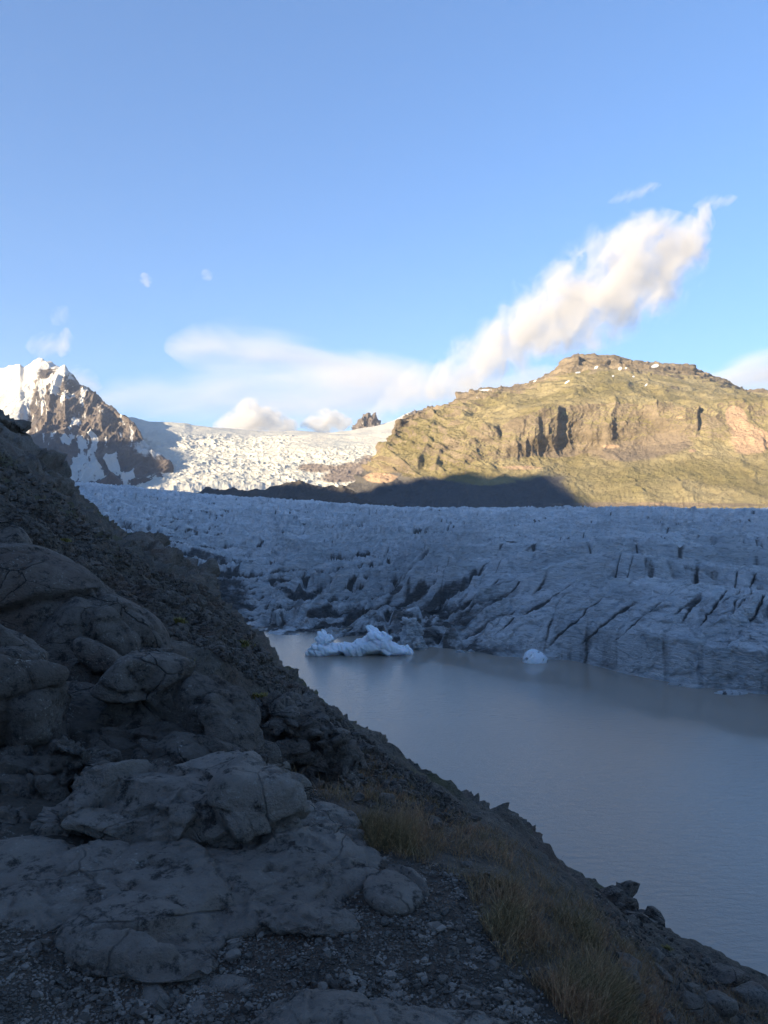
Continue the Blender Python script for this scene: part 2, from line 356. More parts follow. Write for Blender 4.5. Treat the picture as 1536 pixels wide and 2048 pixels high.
    P2[:, 2] += jag
    G2 = P2.reshape(nr, nc, 3); N2 = grid_normals(G2).reshape(-1, 3); slope = 1 - np.abs(N2[:, 2])
    px, py = proj(P2)
    rock = sstep(.30, .62, slope) * .75 + cl * .16 + top * .40 + .35 * sstep(.1, .3, fbm(P2 / V3(120, 200, 60) + 5, 5)) * sstep(1.2, 1.8, T2) + sstep(4.9, 5.5, T2) * .25
    rock += .25 * sstep(900, 1150, px) * sstep(760, 735, py)
    rock = np.clip(rock, 0, 1)
    def g2(cx, cy, sx, sy): return np.exp(-((px - cx) / sx) ** 2 - ((py - cy) / sy) ** 2)
    scree = g2(1250, 905, 75, 22) + g2(1335, 885, 60, 22) + g2(1110, 905, 55, 14) * .8 + g2(1240, 1010, 420, 7) * .9 + g2(800, 960, 60, 18) * .5 + .5 * g2(1390, 970, 60, 35) * (np.abs(px - 1390 + (py - 940) * 1.2) < 16)
    pink = g2(1500, 880, 45, 35) + g2(1470, 830, 22, 22) + g2(1040, 935, 65, 7) * .7 + g2(760, 955, 40, 12) + g2(1220, 893, 22, 5) * .9 + g2(1385, 901, 12, 5) * .7 + g2(1360, 835, 12, 5) * .7 + .45 * g2(1250, 1008, 400, 7)
    snow = np.zeros(len(P2)); wv = fbm(P2 / 150, 4) * 22
    base_shade = sstep(950, 985, py + wv + np.abs(px - 960) * .12) * sstep(1230, 1060, px + wv * 2)  # deepens the cast shadow on the lower slope through its colour
    for cx, cy, a, b, ang in [(1192, 735, 6, 3, -.5), (1156, 745, 7, 2, -.1), (1240, 737, 5, 4, -.5), (1252, 736, 3, 2, 0), (1310, 732, 10, 4, -.2), (1134, 764, 8, 2, -.6), (1292, 770, 5, 2, -.8), (1267, 753, 3, 2, 0), (972, 780, 18, 2, 0), (955, 795, 3, 1.5, 0), (1226, 752, 3, 2, 0), (1070, 762, 5, 1.5, -.5)]:
        dx = px - cx; dy = py - cy; u = dx * math.cos(ang) + dy * math.sin(ang); v = -dx * math.sin(ang) + dy * math.cos(ang)
        snow = np.maximum(snow, np.exp(-((u / a / .95) ** 2 + (v / b / .95) ** 2)))
    snow *= (T2 < 6.1)
    o = mesh_obj('mountain', P2, grid_faces(nr, nc), MAT_MOUNT, attrs=dict(rock=rock, scree=np.clip(scree, 0, 1), pink=np.clip(pink, 0, 1), snow=snow, base_shade=base_shade))
    tag(o, 'broad sunlit mountain with yellow green turf and brown cliff bands on the right', 'mountain', kind='structure')
build_mountain()

# ---------------------------------------------------------------- snowy peak on the left
def build_peak():
    pxs = np.arange(-260, 400, 1.2)
    sil = [(-260, 780), (-120, 760), (-40, 745), (0, 736), (14, 733), (30, 728), (40, 727), (48, 733), (62, 727), (70, 720), (80, 716), (92, 719), (104, 725), (118, 732), (130, 730), (136, 742), (150, 757), (165, 768), (185, 782), (205, 797),
           (225, 812), (240, 822), (258, 833), (272, 845), (284, 862), (296, 885), (315, 905), (335, 935), (345, 965), (400, 985)]
    sd = lambda p: float(np.interp(p, [-260, 0, 80, 173, 200, 250, 300, 345, 400], [7000, 6300, 6000, 5450, 5200, 4800, 4350, 3950, 3850]))
    row_s = [(p, y, sd(p)) for p, y in sil]
    row_b = [(-260, 1010, 3200), (60, 1000, 3250), (200, 1000, 3300), (345, 1000, 3500), (400, 1000, 3550)]
    def between(f, bulge=0): return [(p, y + (1000 - y) * f + bulge * math.sin(p / 37.), d + (np.interp(p, [-260, 400], [3200, 3550]) - d) * f ** .8) for p, y, d in row_s]
    rows = [row_b, between(.78), between(.55, 3), between(.3, 4), between(.12, 1), row_s, [(p, y + 40, d + 350) for p, y, d in row_s], [(p, 1030, d + 1700) for p, y, d in row_s]]
    G, T = loft(rows, pxs, [50, 60, 70, 60, 40, 14, 10], sm=3, smx=0)
    nr, nc = G.shape[:2]; P = G.reshape(-1, 3); T2 = np.repeat(T, nc); N = grid_normals(G).reshape(-1, 3)
    w1 = fbm(P / 900, 4)[:, None] * 200
    rid = fbm((P + w1) / V3(420, 700, 900), 8, .55, 'ridge'); f1 = fbm(P / 500 + 3, 7, .55)
    # spurs running down to the right, as the rock ribs do
    rib = fbm(np.stack([(P[:, 0] + P[:, 2] * .45) / 230, P[:, 1] / 1300, P[:, 2] / 900], 1), 6, .55, 'ridge')
    k = sstep(0, .3, T2) * np.where(np.abs(T2 - 5) < .3, .35, 1)
    px, py = proj(P); rocky = sstep(-.12, .18, fbm(P / 700 + 8, 4) + .35 * sstep(60, 160, px + (py - 800) * -.25) + .4 * sstep(60, 120, px) - .35 * sstep(780, 740, py) - .6 * sstep(60, 10, px))
    P2 = P + N * ((rid * 60 + f1 * 50 * sstep(320, 220, px) + rib * 60 * sstep(330, 230, px)) * (.25 + .75 * rocky) * k * (1 - .55 * sstep(775, 735, py)))[:, None]
    u = P[:, 0]
    jag = fbm(np.stack([u / 60, u * 0 + 1.7, u * 0], 1), 4, .6) * 42 * np.exp(-((T2 - 5) / .3) ** 2); P2[:, 2] += jag * .45 * sstep(190, 120, px) + jag * .2
    G2 = P2.reshape(nr, nc, 3); N2 = grid_normals(G2).reshape(-1, 3)
    px, py = proj(P2)
    snowfield = sstep(75, 35, px + (py - 800) * .25) * sstep(905, 870, py) + sstep(782, 745, py) * sstep(165, 110, px) * sstep(-.25, .05, fbm(P2 / 160 + 2, 4))
    snowfield += sstep(0, 1, 1 - ((px - 300) / 40) ** 2 - ((py - 895) / 22) ** 2) * .6
    flat = sstep(.42, .70, N2[:, 2]); streak = fbm(np.stack([(P2[:, 0] + P2[:, 2] * .7) / 60, P2[:, 1] / 500, (P2[:, 2] - P2[:, 0]) / 700], 1), 4, .5)
    snow = np.clip(snowfield + flat * .35 + .75 * sstep(.06, .25, streak) * sstep(345, 250, px) - .06, 0, 1)
    o = mesh_obj('snowy_peak', P2, grid_faces(nr, nc), MAT_PEAK, attrs=dict(snow=snow))
    tag(o, 'jagged dark rock peak streaked with snow at the far left', 'mountain', kind='structure')
build_peak()

# ---------------------------------------------------------------- icefall and ice cap
def build_icefall():
    pxs = np.arange(180, 1000, 1.3)
    row_s = [(180, 832, 5400), (262, 832, 5400), (300, 843, 5400), (370, 848, 5450), (385, 853, 5450), (440, 856, 5500), (520, 862, 5700), (548, 862, 5800), (600, 861, 5900), (660, 863, 6000), (700, 860, 6000), (745, 852, 6000), (790, 838, 6000), (815, 826, 6000), (838, 818, 6000), (860, 822, 6000), (1000, 815, 6000)]
    row_0 = [(180, 1010, 3000), (400, 1010, 2900), (700, 1010, 2850), (1000, 1010, 2800)]
    row_1 = [(180, 985, 3650), (330, 975, 3650), (500, 972, 3700), (700, 968, 3700), (1000, 950, 3600)]
    row_2 = [(180, 930, 4100), (330, 925, 4100), (500, 925, 4250), (700, 910, 4300), (1000, 890, 4200)]
    row_3 = [(180, 875, 4700), (330, 880, 4700), (500, 876, 4950), (700, 873, 5000), (1000, 850, 5000)]
    rows = [row_0, row_1, row_2, row_3, row_s, [(p, y + 12, d + 1800) for p, y, d in row_s]]
    G, T = loft(rows, pxs, [20, 90, 120, 60, 10], sm=4, smx=3); nr, nc = G.shape[:2]; P = G.reshape(-1, 3); T2 = np.repeat(T, nc); N = grid_normals(G).reshape(-1, 3)
    px, py = proj(P)
    w = fbm(P / 600, 4)[:, None] * 250
    ser = fbm((P + w) / V3(150, 110, 200), 6, .6, 'ridge'); big = fbm(P / V3(900, 700, 500), 5)
    fine = fbm(P / V3(45, 40, 60), 4, .6, 'ridge')
    k = sstep(0, .4, T2) * (1 - .75 * sstep(3.0, 3.6, T2)) * (1 - .8 * sstep(520, 640, px) * sstep(2.0, 2.6, T2))
    P2 = P + N * (ser * 13 * k + big * 50 + fine * 7 * k)[:, None] * sstep(0, .3, T2)[:, None]
    px, py = proj(P2)
    g2 = lambda cx, cy, sx, sy: np.exp(-((px - cx) / sx) ** 2 - ((py - cy) / sy) ** 2)
    rock = g2(620, 935, 40, 12) * .75 + g2(700, 940, 45, 22) * .75 + g2(740, 915, 30, 16) * .5 + g2(660, 960, 70, 12) * .5 + .55 * g2(545, 945, 14, 6)
    o = mesh_obj('icefall', P2, grid_faces(nr, nc), MAT_ICEFALL, attrs=dict(rock=rock))
    tag(o, 'bright sunlit icefall descending between the snowy peak and the turf mountain', 'icefall', kind='structure')
build_icefall()

def build_nunatak(name, pts, d, depth, label):
    # small rock tower standing out of the ice cap
    pxs = np.arange(pts[0][0], pts[-1][0], .7); s = [(p, y, d) for p, y in pts]; b = max(y for _, y in pts) + 12
    rows = [[(pts[0][0], b, d - depth), (pts[-1][0], b, d - depth)], [(p, (y + b) / 2, d - depth * .45) for p, y in pts], s, [(p, (y + b) / 2, d + depth * .5) for p, y in pts], [(pts[0][0], b, d + depth), (pts[-1][0], b, d + depth)]]
    G, T = loft(rows, pxs, [22, 22, 14, 8], sm=1, smx=0); nr, nc = G.shape[:2]; P = G.reshape(-1, 3); N = grid_normals(G).reshape(-1, 3)
    r = fbm(P / V3(60, 120, 160), 6, .6, 'ridge'); P2 = P + N * (r * 40)[:, None]; P2[:, 2] += fbm(P / V3(30, 900, 900) + 4, 3) * 25
    tag(mesh_obj(name, P2, grid_faces(nr, nc), MAT_PEAK, attrs=dict(snow=np.clip(.25 + fbm(P / 80, 4) * .5, 0, .5))), label, 'rock peak', kind='structure')
build_nunatak('rock_peak', [(706, 858), (712, 850), (716, 838), (722, 832), (728, 830), (734, 826), (741, 829), (748, 829), (753, 836), (758, 840), (764, 852), (770, 858)], 5950, 260, 'small jagged brown rock tower rising from the ice cap')
build_nunatak('rock_peak', [(800, 845), (808, 834), (815, 830), (822, 826), (829, 822), (834, 819), (842, 824), (856, 830), (866, 845)], 5850, 260, 'dark rock tip above the snow beside the turf mountain')

# ---------------------------------------------------------------- dark moraine ridge before the icefall
def build_moraine():
    pxs = np.arange(340, 900, 1.3)
    sil = [(340, 1000), (385, 987), (405, 979), (415, 974), (425, 977), (440, 980), (460, 977), (485, 977), (500, 979), (530, 977), (560, 972), (585, 965), (600, 962), (620, 966), (645, 970), (680, 975), (692, 972), (720, 985), (760, 985), (800, 990), (850, 1002), (900, 1012)]
    s = [(p, y, 2450) for p, y in sil]
    rows = [[(340, 1030, 1950), (900, 1040, 1900)], s, [(p, y + 12, 2600) for p, y in sil], [(p, 1030, 3000) for p, y in sil]]
    G, T = loft(rows, pxs, [90, 12, 8], sm=1, smx=1); nr, nc = G.shape[:2]; P = G.reshape(-1, 3); T2 = np.repeat(T, nc); N = grid_normals(G).reshape(-1, 3)
    r = fbm(P / V3(60, 120, 60), 6, .55, 'ridge'); P2 = P + N * (r * 9 * sstep(0, .3, T2))[:, None]; P2[:, 2] += fbm(P / V3(40, 500, 500), 4) * 5 * sstep(.5, 1, T2)
    tag(mesh_obj('moraine_ridge', P2, grid_faces(nr, nc), MAT_MORAINE), 'long dark moraine ridge in shade before the icefall', 'moraine', kind='structure')
build_moraine()

# ---------------------------------------------------------------- the mountain to the west that shades the valley (outside the frame)
def build_west():
    hs = np.array([-math.cos(SUN_BEHIND), -math.sin(SUN_BEHIND)]); pv = np.array([hs[1], -hs[0]])   # toward sun, along the crest
    tanel = math.tan(SUN_EL); U0 = 1900.
    need = []
    def lim(px, py, d, dz=0):
        X = (px - CX) / F * d; z = zof(py, d) + dz; v = X * pv[0] + d * pv[1]; L = -(X * hs[0] + d * hs[1]) + U0
        L = (U0 - (X * hs[0] + d * hs[1])); need.append((v, z + tanel * L))
    for p, y, d in [(1536, 1019, 1720), (1400, 1017, 1800), (1300, 1016, 1840), (1200, 1014, 1890), (1165, 1004, 1950), (1130, 975, 2120), (1105, 955, 2200), (1085, 943, 2260), (1050, 948, 2260), (1010, 942, 2270), (975, 952, 2260), (940, 941, 2300), (900, 944, 2300), (870, 954, 2300), (840, 966, 2310), (800, 974, 2330), (760, 982, 2350), (720, 990, 2400)]:
        lim(p, y, d)
    need.sort(); return hs, pv, U0, need
def build_west_mesh():
    hs, pv, U0, need = build_west()
    vv = np.array([n[0] for n in need]); hh = np.array([n[1] for n in need])
    #print('CREST', [(round(a), round(b)) for a, b in need])
    vs = np.concatenate([np.arange(-2500, vv[0], 60), np.arange(vv[0], vv[-1], 12), np.arange(vv[-1], 9000, 60)])
    kv = np.concatenate([[-2600, -600], vv, [vv[-1] + 300, 3300, 3491, 3782, 3906, 4100, 4218, 4340, 4600, 5200, 6500, 9000]])
    kh = np.concatenate([[500, 800], hh, [hh[-1] - 10, 900, 1060, 1180, 1270, 1340, 1370, 1340, 1280, 1300, 1300, 900]])
    crest = np.interp(vs, kv, kh)
    us = np.concatenate([np.linspace(-1300, 0, 60), np.linspace(20, 900, 50)])          # distance from crest toward sun
    nc = len(vs); G = np.zeros((len(us), nc, 3))
    for i, u in enumerate(us):
        f = np.clip(1 - abs(u) / (1000 if u < 0 else 900), 0, 1) ** .9
        h = crest * f - 9 * (1 - f)
        if u < 0: h = np.maximum(h, -9)
        c = (U0 + u)
        G[i, :, 0] = hs[0] * c + pv[0] * vs; G[i, :, 1] = hs[1] * c + pv[1] * vs; G[i, :, 2] = h
    P = G.reshape(-1, 3); off = np.abs(np.repeat(us, nc))
    P[:, 2] += fbm(P / 320, 7, .55, 'ridge') * 110 * sstep(0, 250, off) * sstep(0, 150, P[:, 2])
    Fc = grid_faces(len(us), nc)
    o = mesh_obj('mountain', P, Fc, MAT_MORAINE); tag(o, 'high dark ridge beyond the left edge that shades the valley', 'mountain', kind='structure')
build_west_mesh()

#@@GLACIER
def build_glacier():
    pxs = np.concatenate([np.arange(-350, 60, 6), np.arange(60, 1560, 1.7), np.arange(1560, 2100, 6)])
    # front contact with the water: depth from the picture row on z = 0
    wl = [(-350, 1235), (300, 1240), (430, 1250), (500, 1262), (560, 1270), (620, 1272), (700, 1285), (760, 1290), (820, 1291), (900, 1296), (1000, 1312), (1100, 1319), (1150, 1321), (1200, 1334), (1250, 1347), (1350, 1366), (1450, 1379), (1536, 1390), (1700, 1420), (2100, 1500)]
    r0 = [(p, y, H * F / (y - CY)) for p, y in wl]
    rm = [(p, y + 25 * 0 + 40, H * F / (y - CY) * .97) for p, y in wl]                   # below the surface
    c = lambda *a: list(a)
    r1 = c((-350, 1200, 330), (300, 1190, 330), (430, 1200, 315), (500, 1235, 290), (620, 1245, 272), (760, 1250, 258), (900, 1250, 244), (1000, 1258, 224), (1150, 1256, 212), (1300, 1268, 188), (1536, 1298, 169), (2100, 1350, 145))
    r2 = c((-350, 1130, 420), (300, 1140, 400), (500, 1180, 350), (650, 1195, 312), (800, 1195, 290), (950, 1185, 262), (1100, 1168, 238), (1300, 1180, 208), (1536, 1205, 190), (2100, 1240, 180))
    r3 = c((-350, 1070, 560), (300, 1085, 520), (500, 1120, 460), (650, 1135, 410), (800, 1128, 380), (900, 1098, 350), (1000, 1094, 330), (1190, 1104, 268), (1300, 1110, 252), (1536, 1128, 240), (2100, 1150, 230))
    r4 = c((-350, 1030, 800), (200, 1020, 800), (500, 1060, 700), (800, 1070, 600), (1000, 1068, 560), (1250, 1072, 500), (1536, 1085, 450), (2100, 1090, 420))
    r5 = c((-350, 1000, 1300), (200, 985, 1300), (500, 1015, 1250), (800, 1035, 1000), (1100, 1036, 900), (1300, 1034, 850), (1536, 1040, 800), (2100, 1040, 800))
    r6 = c((-350, 985, 2600), (100, 966, 2600), (180, 968, 2550), (260, 975, 2450), (400, 990, 2200), (560, 1000, 2050), (700, 1009, 2000), (800, 1016, 1950), (900, 1018, 1950), (1000, 1019, 1920), (1200, 1017, 1850), (1250, 1015, 1820), (1400, 1019, 1780), (1536, 1021, 1700), (2100, 1022, 1700))
    r7 = [(p, y + 25, d + 500) for p, y, d in r6]
    G, T = loft([rm, r0, r1, r2, r3, r4, r5, r6, r7], pxs, [8, 110, 140, 170, 170, 150, 150, 8], sm=10, smx=6)
    nr, nc = G.shape[:2]; P = G.reshape(-1, 3).astype(np.float64); T2 = np.repeat(T, nc); X, Y = P[:, 0], P[:, 1]
    px, py = proj(P)
    right = sstep(850, 1050, px - (py - 1150) * .3)                 # smooth dome on the right
    near = 1 - sstep(3.5, 6.5, T2)
    # warped plan coordinates
    wx = fbm(np.stack([X / 90, Y / 110, X * 0], 1), 4) * 26; wy = fbm(np.stack([X / 90, Y / 110, X * 0 + 7], 1), 4) * 26
    Xw, Yw = X + wx, Y + wy
    # long pressure ridges running across, stepping down to the lake (steep side faces the camera)
    a = math.radians(11); wl_ = fbm(np.stack([X / 260, Y / 260, X * 0 + 3], 1), 3) * 34; ru = X * math.sin(a) + Y * math.cos(a) + wl_ + fbm(np.stack([X / 22, Y / 60, X * 0 + 13], 1), 4) * 5
    lu = X * math.cos(a) - Y * math.sin(a)
    lam = np.where(Y < 420, 36, 36 + (Y - 420) * .012); ph = ru / 38.0
    fr = ph - np.floor(ph); idn = _RND[(np.floor(ph).astype(int) * 37 + np.floor(lu / 220 + ph * .3).astype(int) * 11) & 255]; idn = .25 + .75 * sstep(-.25, .3, fbm(np.stack([lu / 130, np.floor(ph) * 3.7, X * 0], 1), 2))
    saw = np.where(fr < .26, sstep(0, .26, fr), 1 - (fr - .26) / .74) - .5; face = sstep(0, .04, fr) * sstep(.32, .2, fr)
    h = saw * 10 * idn * (.25 + .75 * sstep(2.6, 3.3, T2))
    fl = _chunks(_perlin, np.stack([lu / 4.2 + ru / 14, np.floor(ph) * 5.3, X * 0 + 4], 1)); h += fl * 1.4 * face * sstep(2.6, 3.3, T2)
    # crevassed fins
    def fins(ang, la, lc, z0, oc=4, g=.55):
        c_, s_ = math.cos(ang), math.sin(ang); u = (Xw * c_ + Yw * s_) / la; v = (-Xw * s_ + Yw * c_) / lc
        return fbm(np.stack([u, v, u * 0 + z0], 1), oc, g, 'ridge')
    h1 = fins(math.radians(20), 66, 11.5, 1.1, 5, .52); h2 = fins(math.radians(-10), 60, 10, 5.3, 5, .52); h3 = fins(math.radians(60), 8, 3, 9.1, 4, .6)
    sel = sstep(-.15, .15, fbm(np.stack([X / 120, Y / 120, X * 0 + 11], 1), 3))
    ch = h1 * sel + h2 * (1 - sel)
    h += ch * (4.4 - 2.6 * right * near + 2.4 * near * (1 - right) * sstep(420, 600, px)) + h3 * (1.4 - .9 * right * near) * np.interp(Y, [200, 900, 1800], [1, .8, .4]) + fbm(np.stack([Xw / 3.2, Yw / 2.4, X * 0], 1), 3, .6, 'ridge') * .30
    # straight dirty crevasses down the smooth dome
    ang = math.radians(62); u = (Xw * math.cos(ang) + Yw * math.sin(ang)); v = (-Xw * math.sin(ang) + Yw * math.cos(ang))
    cr = np.abs(_chunks(_perlin, np.stack([u / 95, v / 17, u * 0 + 2.2], 1))); brk = sstep(-.1, .2, fbm(np.stack([u / 40, v / 30, u * 0 + 8], 1), 3))
    crev = np.exp(-(cr / .045) ** 2) * brk
    vf = X - P[:, 2] * 1.15 - (Y - 200) * .45; crf = np.abs(_chunks(_perlin, np.stack([vf / 6.5, (P[:, 2] + Y * .3) / 60, X * 0 + 12.2], 1))); brf = sstep(-.15, .15, fbm(np.stack([vf / 25, P[:, 2] / 14 + Y / 60, X * 0 + 18], 1), 3))
    facem = right * sstep(1.1, 1.5, T2) * (1 - sstep(3.1, 3.6, T2)); crevf = np.exp(-(crf / .055) ** 2) * brf * facem; h -= crevf * 1.2
    cr2 = np.abs(_chunks(_perlin, np.stack([u / 60, v / 7, u * 0 + 6.2], 1))); crev2 = np.exp(-(cr2 / .05) ** 2) * sstep(0, .3, fbm(np.stack([u / 30, v / 20, u * 0 + 3], 1), 3))
    h -= crev * (3.0 - 1.6 * right) + crev2 * 1.0
    h += fbm(np.stack([X / 70, Y / 90, X * 0 + 21], 1), 3) * 7
    k = sstep(.9, 1.6, T2) * (1 - .5 * sstep(6.2, 7, T2)) * np.interp(T2, [0, 1, 2, 3, 8], [0, .35, .6, 1, 1])
    k *= np.interp(Y, [0, 300, 900, 2600], [1, 1, 1.3, 2.4])
    # serac front in the middle: blocky
    f1_, f2_, idc = worley(np.stack([Xw / 9, Yw / 9, X * 0], 1).astype(np.float32)); mid = sstep(480, 620, px) * (1 - sstep(880, 1040, px)) * sstep(.95, 1.2, T2) * (1 - sstep(3, 4.2, T2))
    blk = (idc - .4) * 9 * sstep(0, .35, f2_ - f1_) * mid
    # front face roughness
    P[:, 2] += h * k + blk
    fc = sstep(.9, 1.1, T2) * (1 - sstep(2.5, 3.2, T2))
    n = fbm(P / V3(7, 7, 9), 5, .55, 'ridge'); P[:, 1] += n * 1.6 * fc; P[:, 0] += fbm(P / V3(6, 6, 8) + 5, 4) * 1.2 * fc
    P[T2 < .95, 2] = np.minimum(P[T2 < .95, 2], -1.0)
    # dirt: grit in the crevasses, along the left margin and the foot in the middle
    px, py = proj(P)
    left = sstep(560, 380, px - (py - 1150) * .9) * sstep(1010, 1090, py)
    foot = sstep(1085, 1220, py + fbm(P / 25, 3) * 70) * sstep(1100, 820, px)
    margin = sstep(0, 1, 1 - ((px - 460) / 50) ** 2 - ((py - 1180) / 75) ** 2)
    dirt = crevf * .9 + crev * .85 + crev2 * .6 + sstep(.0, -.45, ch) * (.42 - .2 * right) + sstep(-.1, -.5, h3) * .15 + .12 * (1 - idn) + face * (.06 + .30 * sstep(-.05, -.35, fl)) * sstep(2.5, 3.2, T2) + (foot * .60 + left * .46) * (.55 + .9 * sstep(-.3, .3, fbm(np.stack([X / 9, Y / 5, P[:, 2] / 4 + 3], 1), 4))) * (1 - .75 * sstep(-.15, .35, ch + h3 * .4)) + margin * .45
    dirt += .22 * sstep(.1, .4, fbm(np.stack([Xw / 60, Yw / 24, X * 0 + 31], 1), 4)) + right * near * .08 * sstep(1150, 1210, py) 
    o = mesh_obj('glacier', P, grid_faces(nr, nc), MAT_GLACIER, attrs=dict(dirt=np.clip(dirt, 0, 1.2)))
    tag(o, 'crevassed grey blue glacier tongue in shade ending in the lake', 'glacier', kind='structure')
build_glacier()

#@@FOREGROUND
PXK = [-300, 0, 200, 400, 600, 800, 1000, 1200, 1400, 1536, 1800]
def build_hillside():
    rows = []
    def rz(d, *z): rows.append([(p, CY - zz / d * F, d) for p, zz in zip(PXK, z)])
    def ry(d, *y): rows.append([(p, yy, d) for p, yy in zip(PXK, y)])
    rz(.5, -1.6, -1.6, -1.6, -1.6, -1.6, -1.6, -1.6, -1.6, -1.6, -1.62, -1.65)
    rz(1.5, -1.5, -1.55, -1.6, -1.6, -1.6, -1.6, -1.6, -1.62, -1.72, -1.8, -2.0)
    rz(2.5, -1.5, -1.55, -1.6, -1.6, -1.6, -1.6, -1.6, -1.70, -2.0, -2.25, -2.7)
    rz(3.5, -1.3, -1.52, -1.58, -1.6, -1.6, -1.6, -1.62, -1.9, -2.5, -2.9, -3.5)
    rz(4.5, -.9, -1.5, -1.55, -1.6, -1.64, -1.74, -1.95, -2.4, -3.05, -3.5, -4.3)
    ry(6, 1150, 1370, 1410, 1470, 1600, 1640, 1705, 1830, 1968, 2060, 2250)
    ry(9, 1050, 1260, 1340, 1440, 1592, 1600, 1672, 1802, 1915, 1990, 2140)
    ry(12, 980, 1180, 1270, 1390, 1550, 1578, 1662, 1796, 1902, 1978, 2140)
    ry(18, 880, 1075, 1170, 1300, 1450, 1552, 1652, 1800, 2000, 2100, 2300)
    ry(28, 820, 1010, 1110, 1238, 1415, 1540, 1645, 1880, 2150, 2250, 2400)
    ry(45, 770, 960, 1075, 1195, 1392, 1532, 1760, 2100, 2400, 2420, 2450)
    ry(70, 745, 920, 1055, 1180, 1378, 1640, 1950, 1960, 1960, 1960, 1960)
    ry(110, 730, 880, 1038, 1172, 1440, 1620, 1620, 1620, 1620, 1620, 1620)
    ry(150, 722, 845, 1028, 1165, 1460, 1460, 1460, 1460, 1460, 1460, 1460)
    ry(185, 718, 828, 1030, 1176, 1405, 1390, 1390, 1390, 1390, 1390, 1390)
    ry(235, 716, 850, 1060, 1225, 1340, 1340, 1305, 1305, 1305, 1305, 1305)
    ry(275, 715, 880, 1090, 1238, 1272, 1290, 1280, 1280, 1280, 1280, 1280)
    ry(330, 720, 950, 1150, 1240, 1260, 1260, 1260, 1260, 1260, 1260, 1260)
    pxs = np.concatenate([np.arange(-900, -20, 8), np.arange(-20, 1560, 2.0), np.arange(1560, 2400, 8)])
    G, T = loft(rows, pxs, [6, 10, 50, 70, 60, 60, 60, 45, 45, 45, 40, 40, 40, 30, 24, 20, 16], sm=14, smx=25)
    nr, nc = G.shape[:2]; P = G.reshape(-1, 3).astype(np.float64); T2 = np.repeat(T, nc); D = P[:, 1]
    N = grid_normals(G).reshape(-1, 3)
    px, py = proj(P)
    steep = sstep(3.2, 5.2, T2)
    big = (fbm(P / V3(26, 30, 26), 4) - .25) * 2.4 * sstep(14, 60, D) + fbm(P / 7 + 2, 4) * 1.0 * sstep(5, 16, D) + fbm(P / 2.2 + 5, 4) * .22 * sstep(2.5, 7, D)
    crag = fbm(P / V3(5, 5, 4), 6, .55, 'ridge') * (.9 - .55 * sstep(35, 60, D) * sstep(450, 600, px)) * sstep(10, 30, D) + (fbm(P / V3(12, 12, 8) + 3, 6, .55, 'ridge') - .2) * 1.8 * sstep(30, 90, D)
    w1, w2, wi = worley((P / .5 + fbm(P / .5, 3)[:, None] * .6).astype(np.float32)); lump = (sstep(0, .5, w2 - w1) * (.04 + .05 * wi)) * steep * (1 - sstep(12, 25, D))
    w3, w4, wj = worley((P / 2.2 + fbm(P / 2, 3)[:, None] * .6).astype(np.float32)); lump += (sstep(0, .4, w4 - w3) * (.1 + .35 * wj)) * sstep(8, 20, D)
    e5, i5, t5 = facets((P / V3(3.4, 3.4, 2.4) + fbm(P / 3, 3)[:, None] * .4).astype(np.float32)); e6, i6, t6 = facets((P / .9).astype(np.float32))
    lump += (t5 * .5 * sstep(16, 40, D) + t6 * .14 * sstep(8, 20, D)) * sstep(-.1, .2, fbm(P / 9 + 7, 3))
    fine = fbm(P / .35, 5, .6) * .035 + fbm(P / .06, 3, .6) * .006
    low = sstep(0, 1.0, P[:, 2] - .3) 
    P2 = P + N * ((big + crag + lump) * np.where(D > 20, low, 1) + fine)[:, None] * sstep(.3, 1.5, D)[:, None]
    px, py = proj(P2)
    grass = .15 + .5 * sstep(-.1, .35, fbm(P2 / V3(6, 8, 6) + 4, 4)) * sstep(6, 14, D)
    o = mesh_obj('hillside', P2, grid_faces(nr, nc), MAT_GROUND, attrs=dict(grass=np.clip(grass, 0, 1)))
    tag(o, 'dark rocky hillside falling from the left to the lake', 'hillside', kind='structure')
    return o, P2, grid_faces(nr, nc)
hill, HV, HF = build_hillside()


#@@ROCKS
bvh = BVHTree.FromPolygons([tuple(v) for v in HV[:, :].tolist()], HF.tolist())
EYE = Vector((0, 0, H))
def ground(px, py):
    """where the sight line through a picture point meets the hillside"""
    d = Vector(((px - CX) / F, 1, (CY - py) / F)).normalized()
    loc, nor, i, dist = bvh.ray_cast(EYE, d, 400); return loc, nor
def drop(x, y):
    loc, nor, i, dist = bvh.ray_cast(Vector((x, y, H + 60)), Vector((0, 0, -1)), 400); return loc, nor

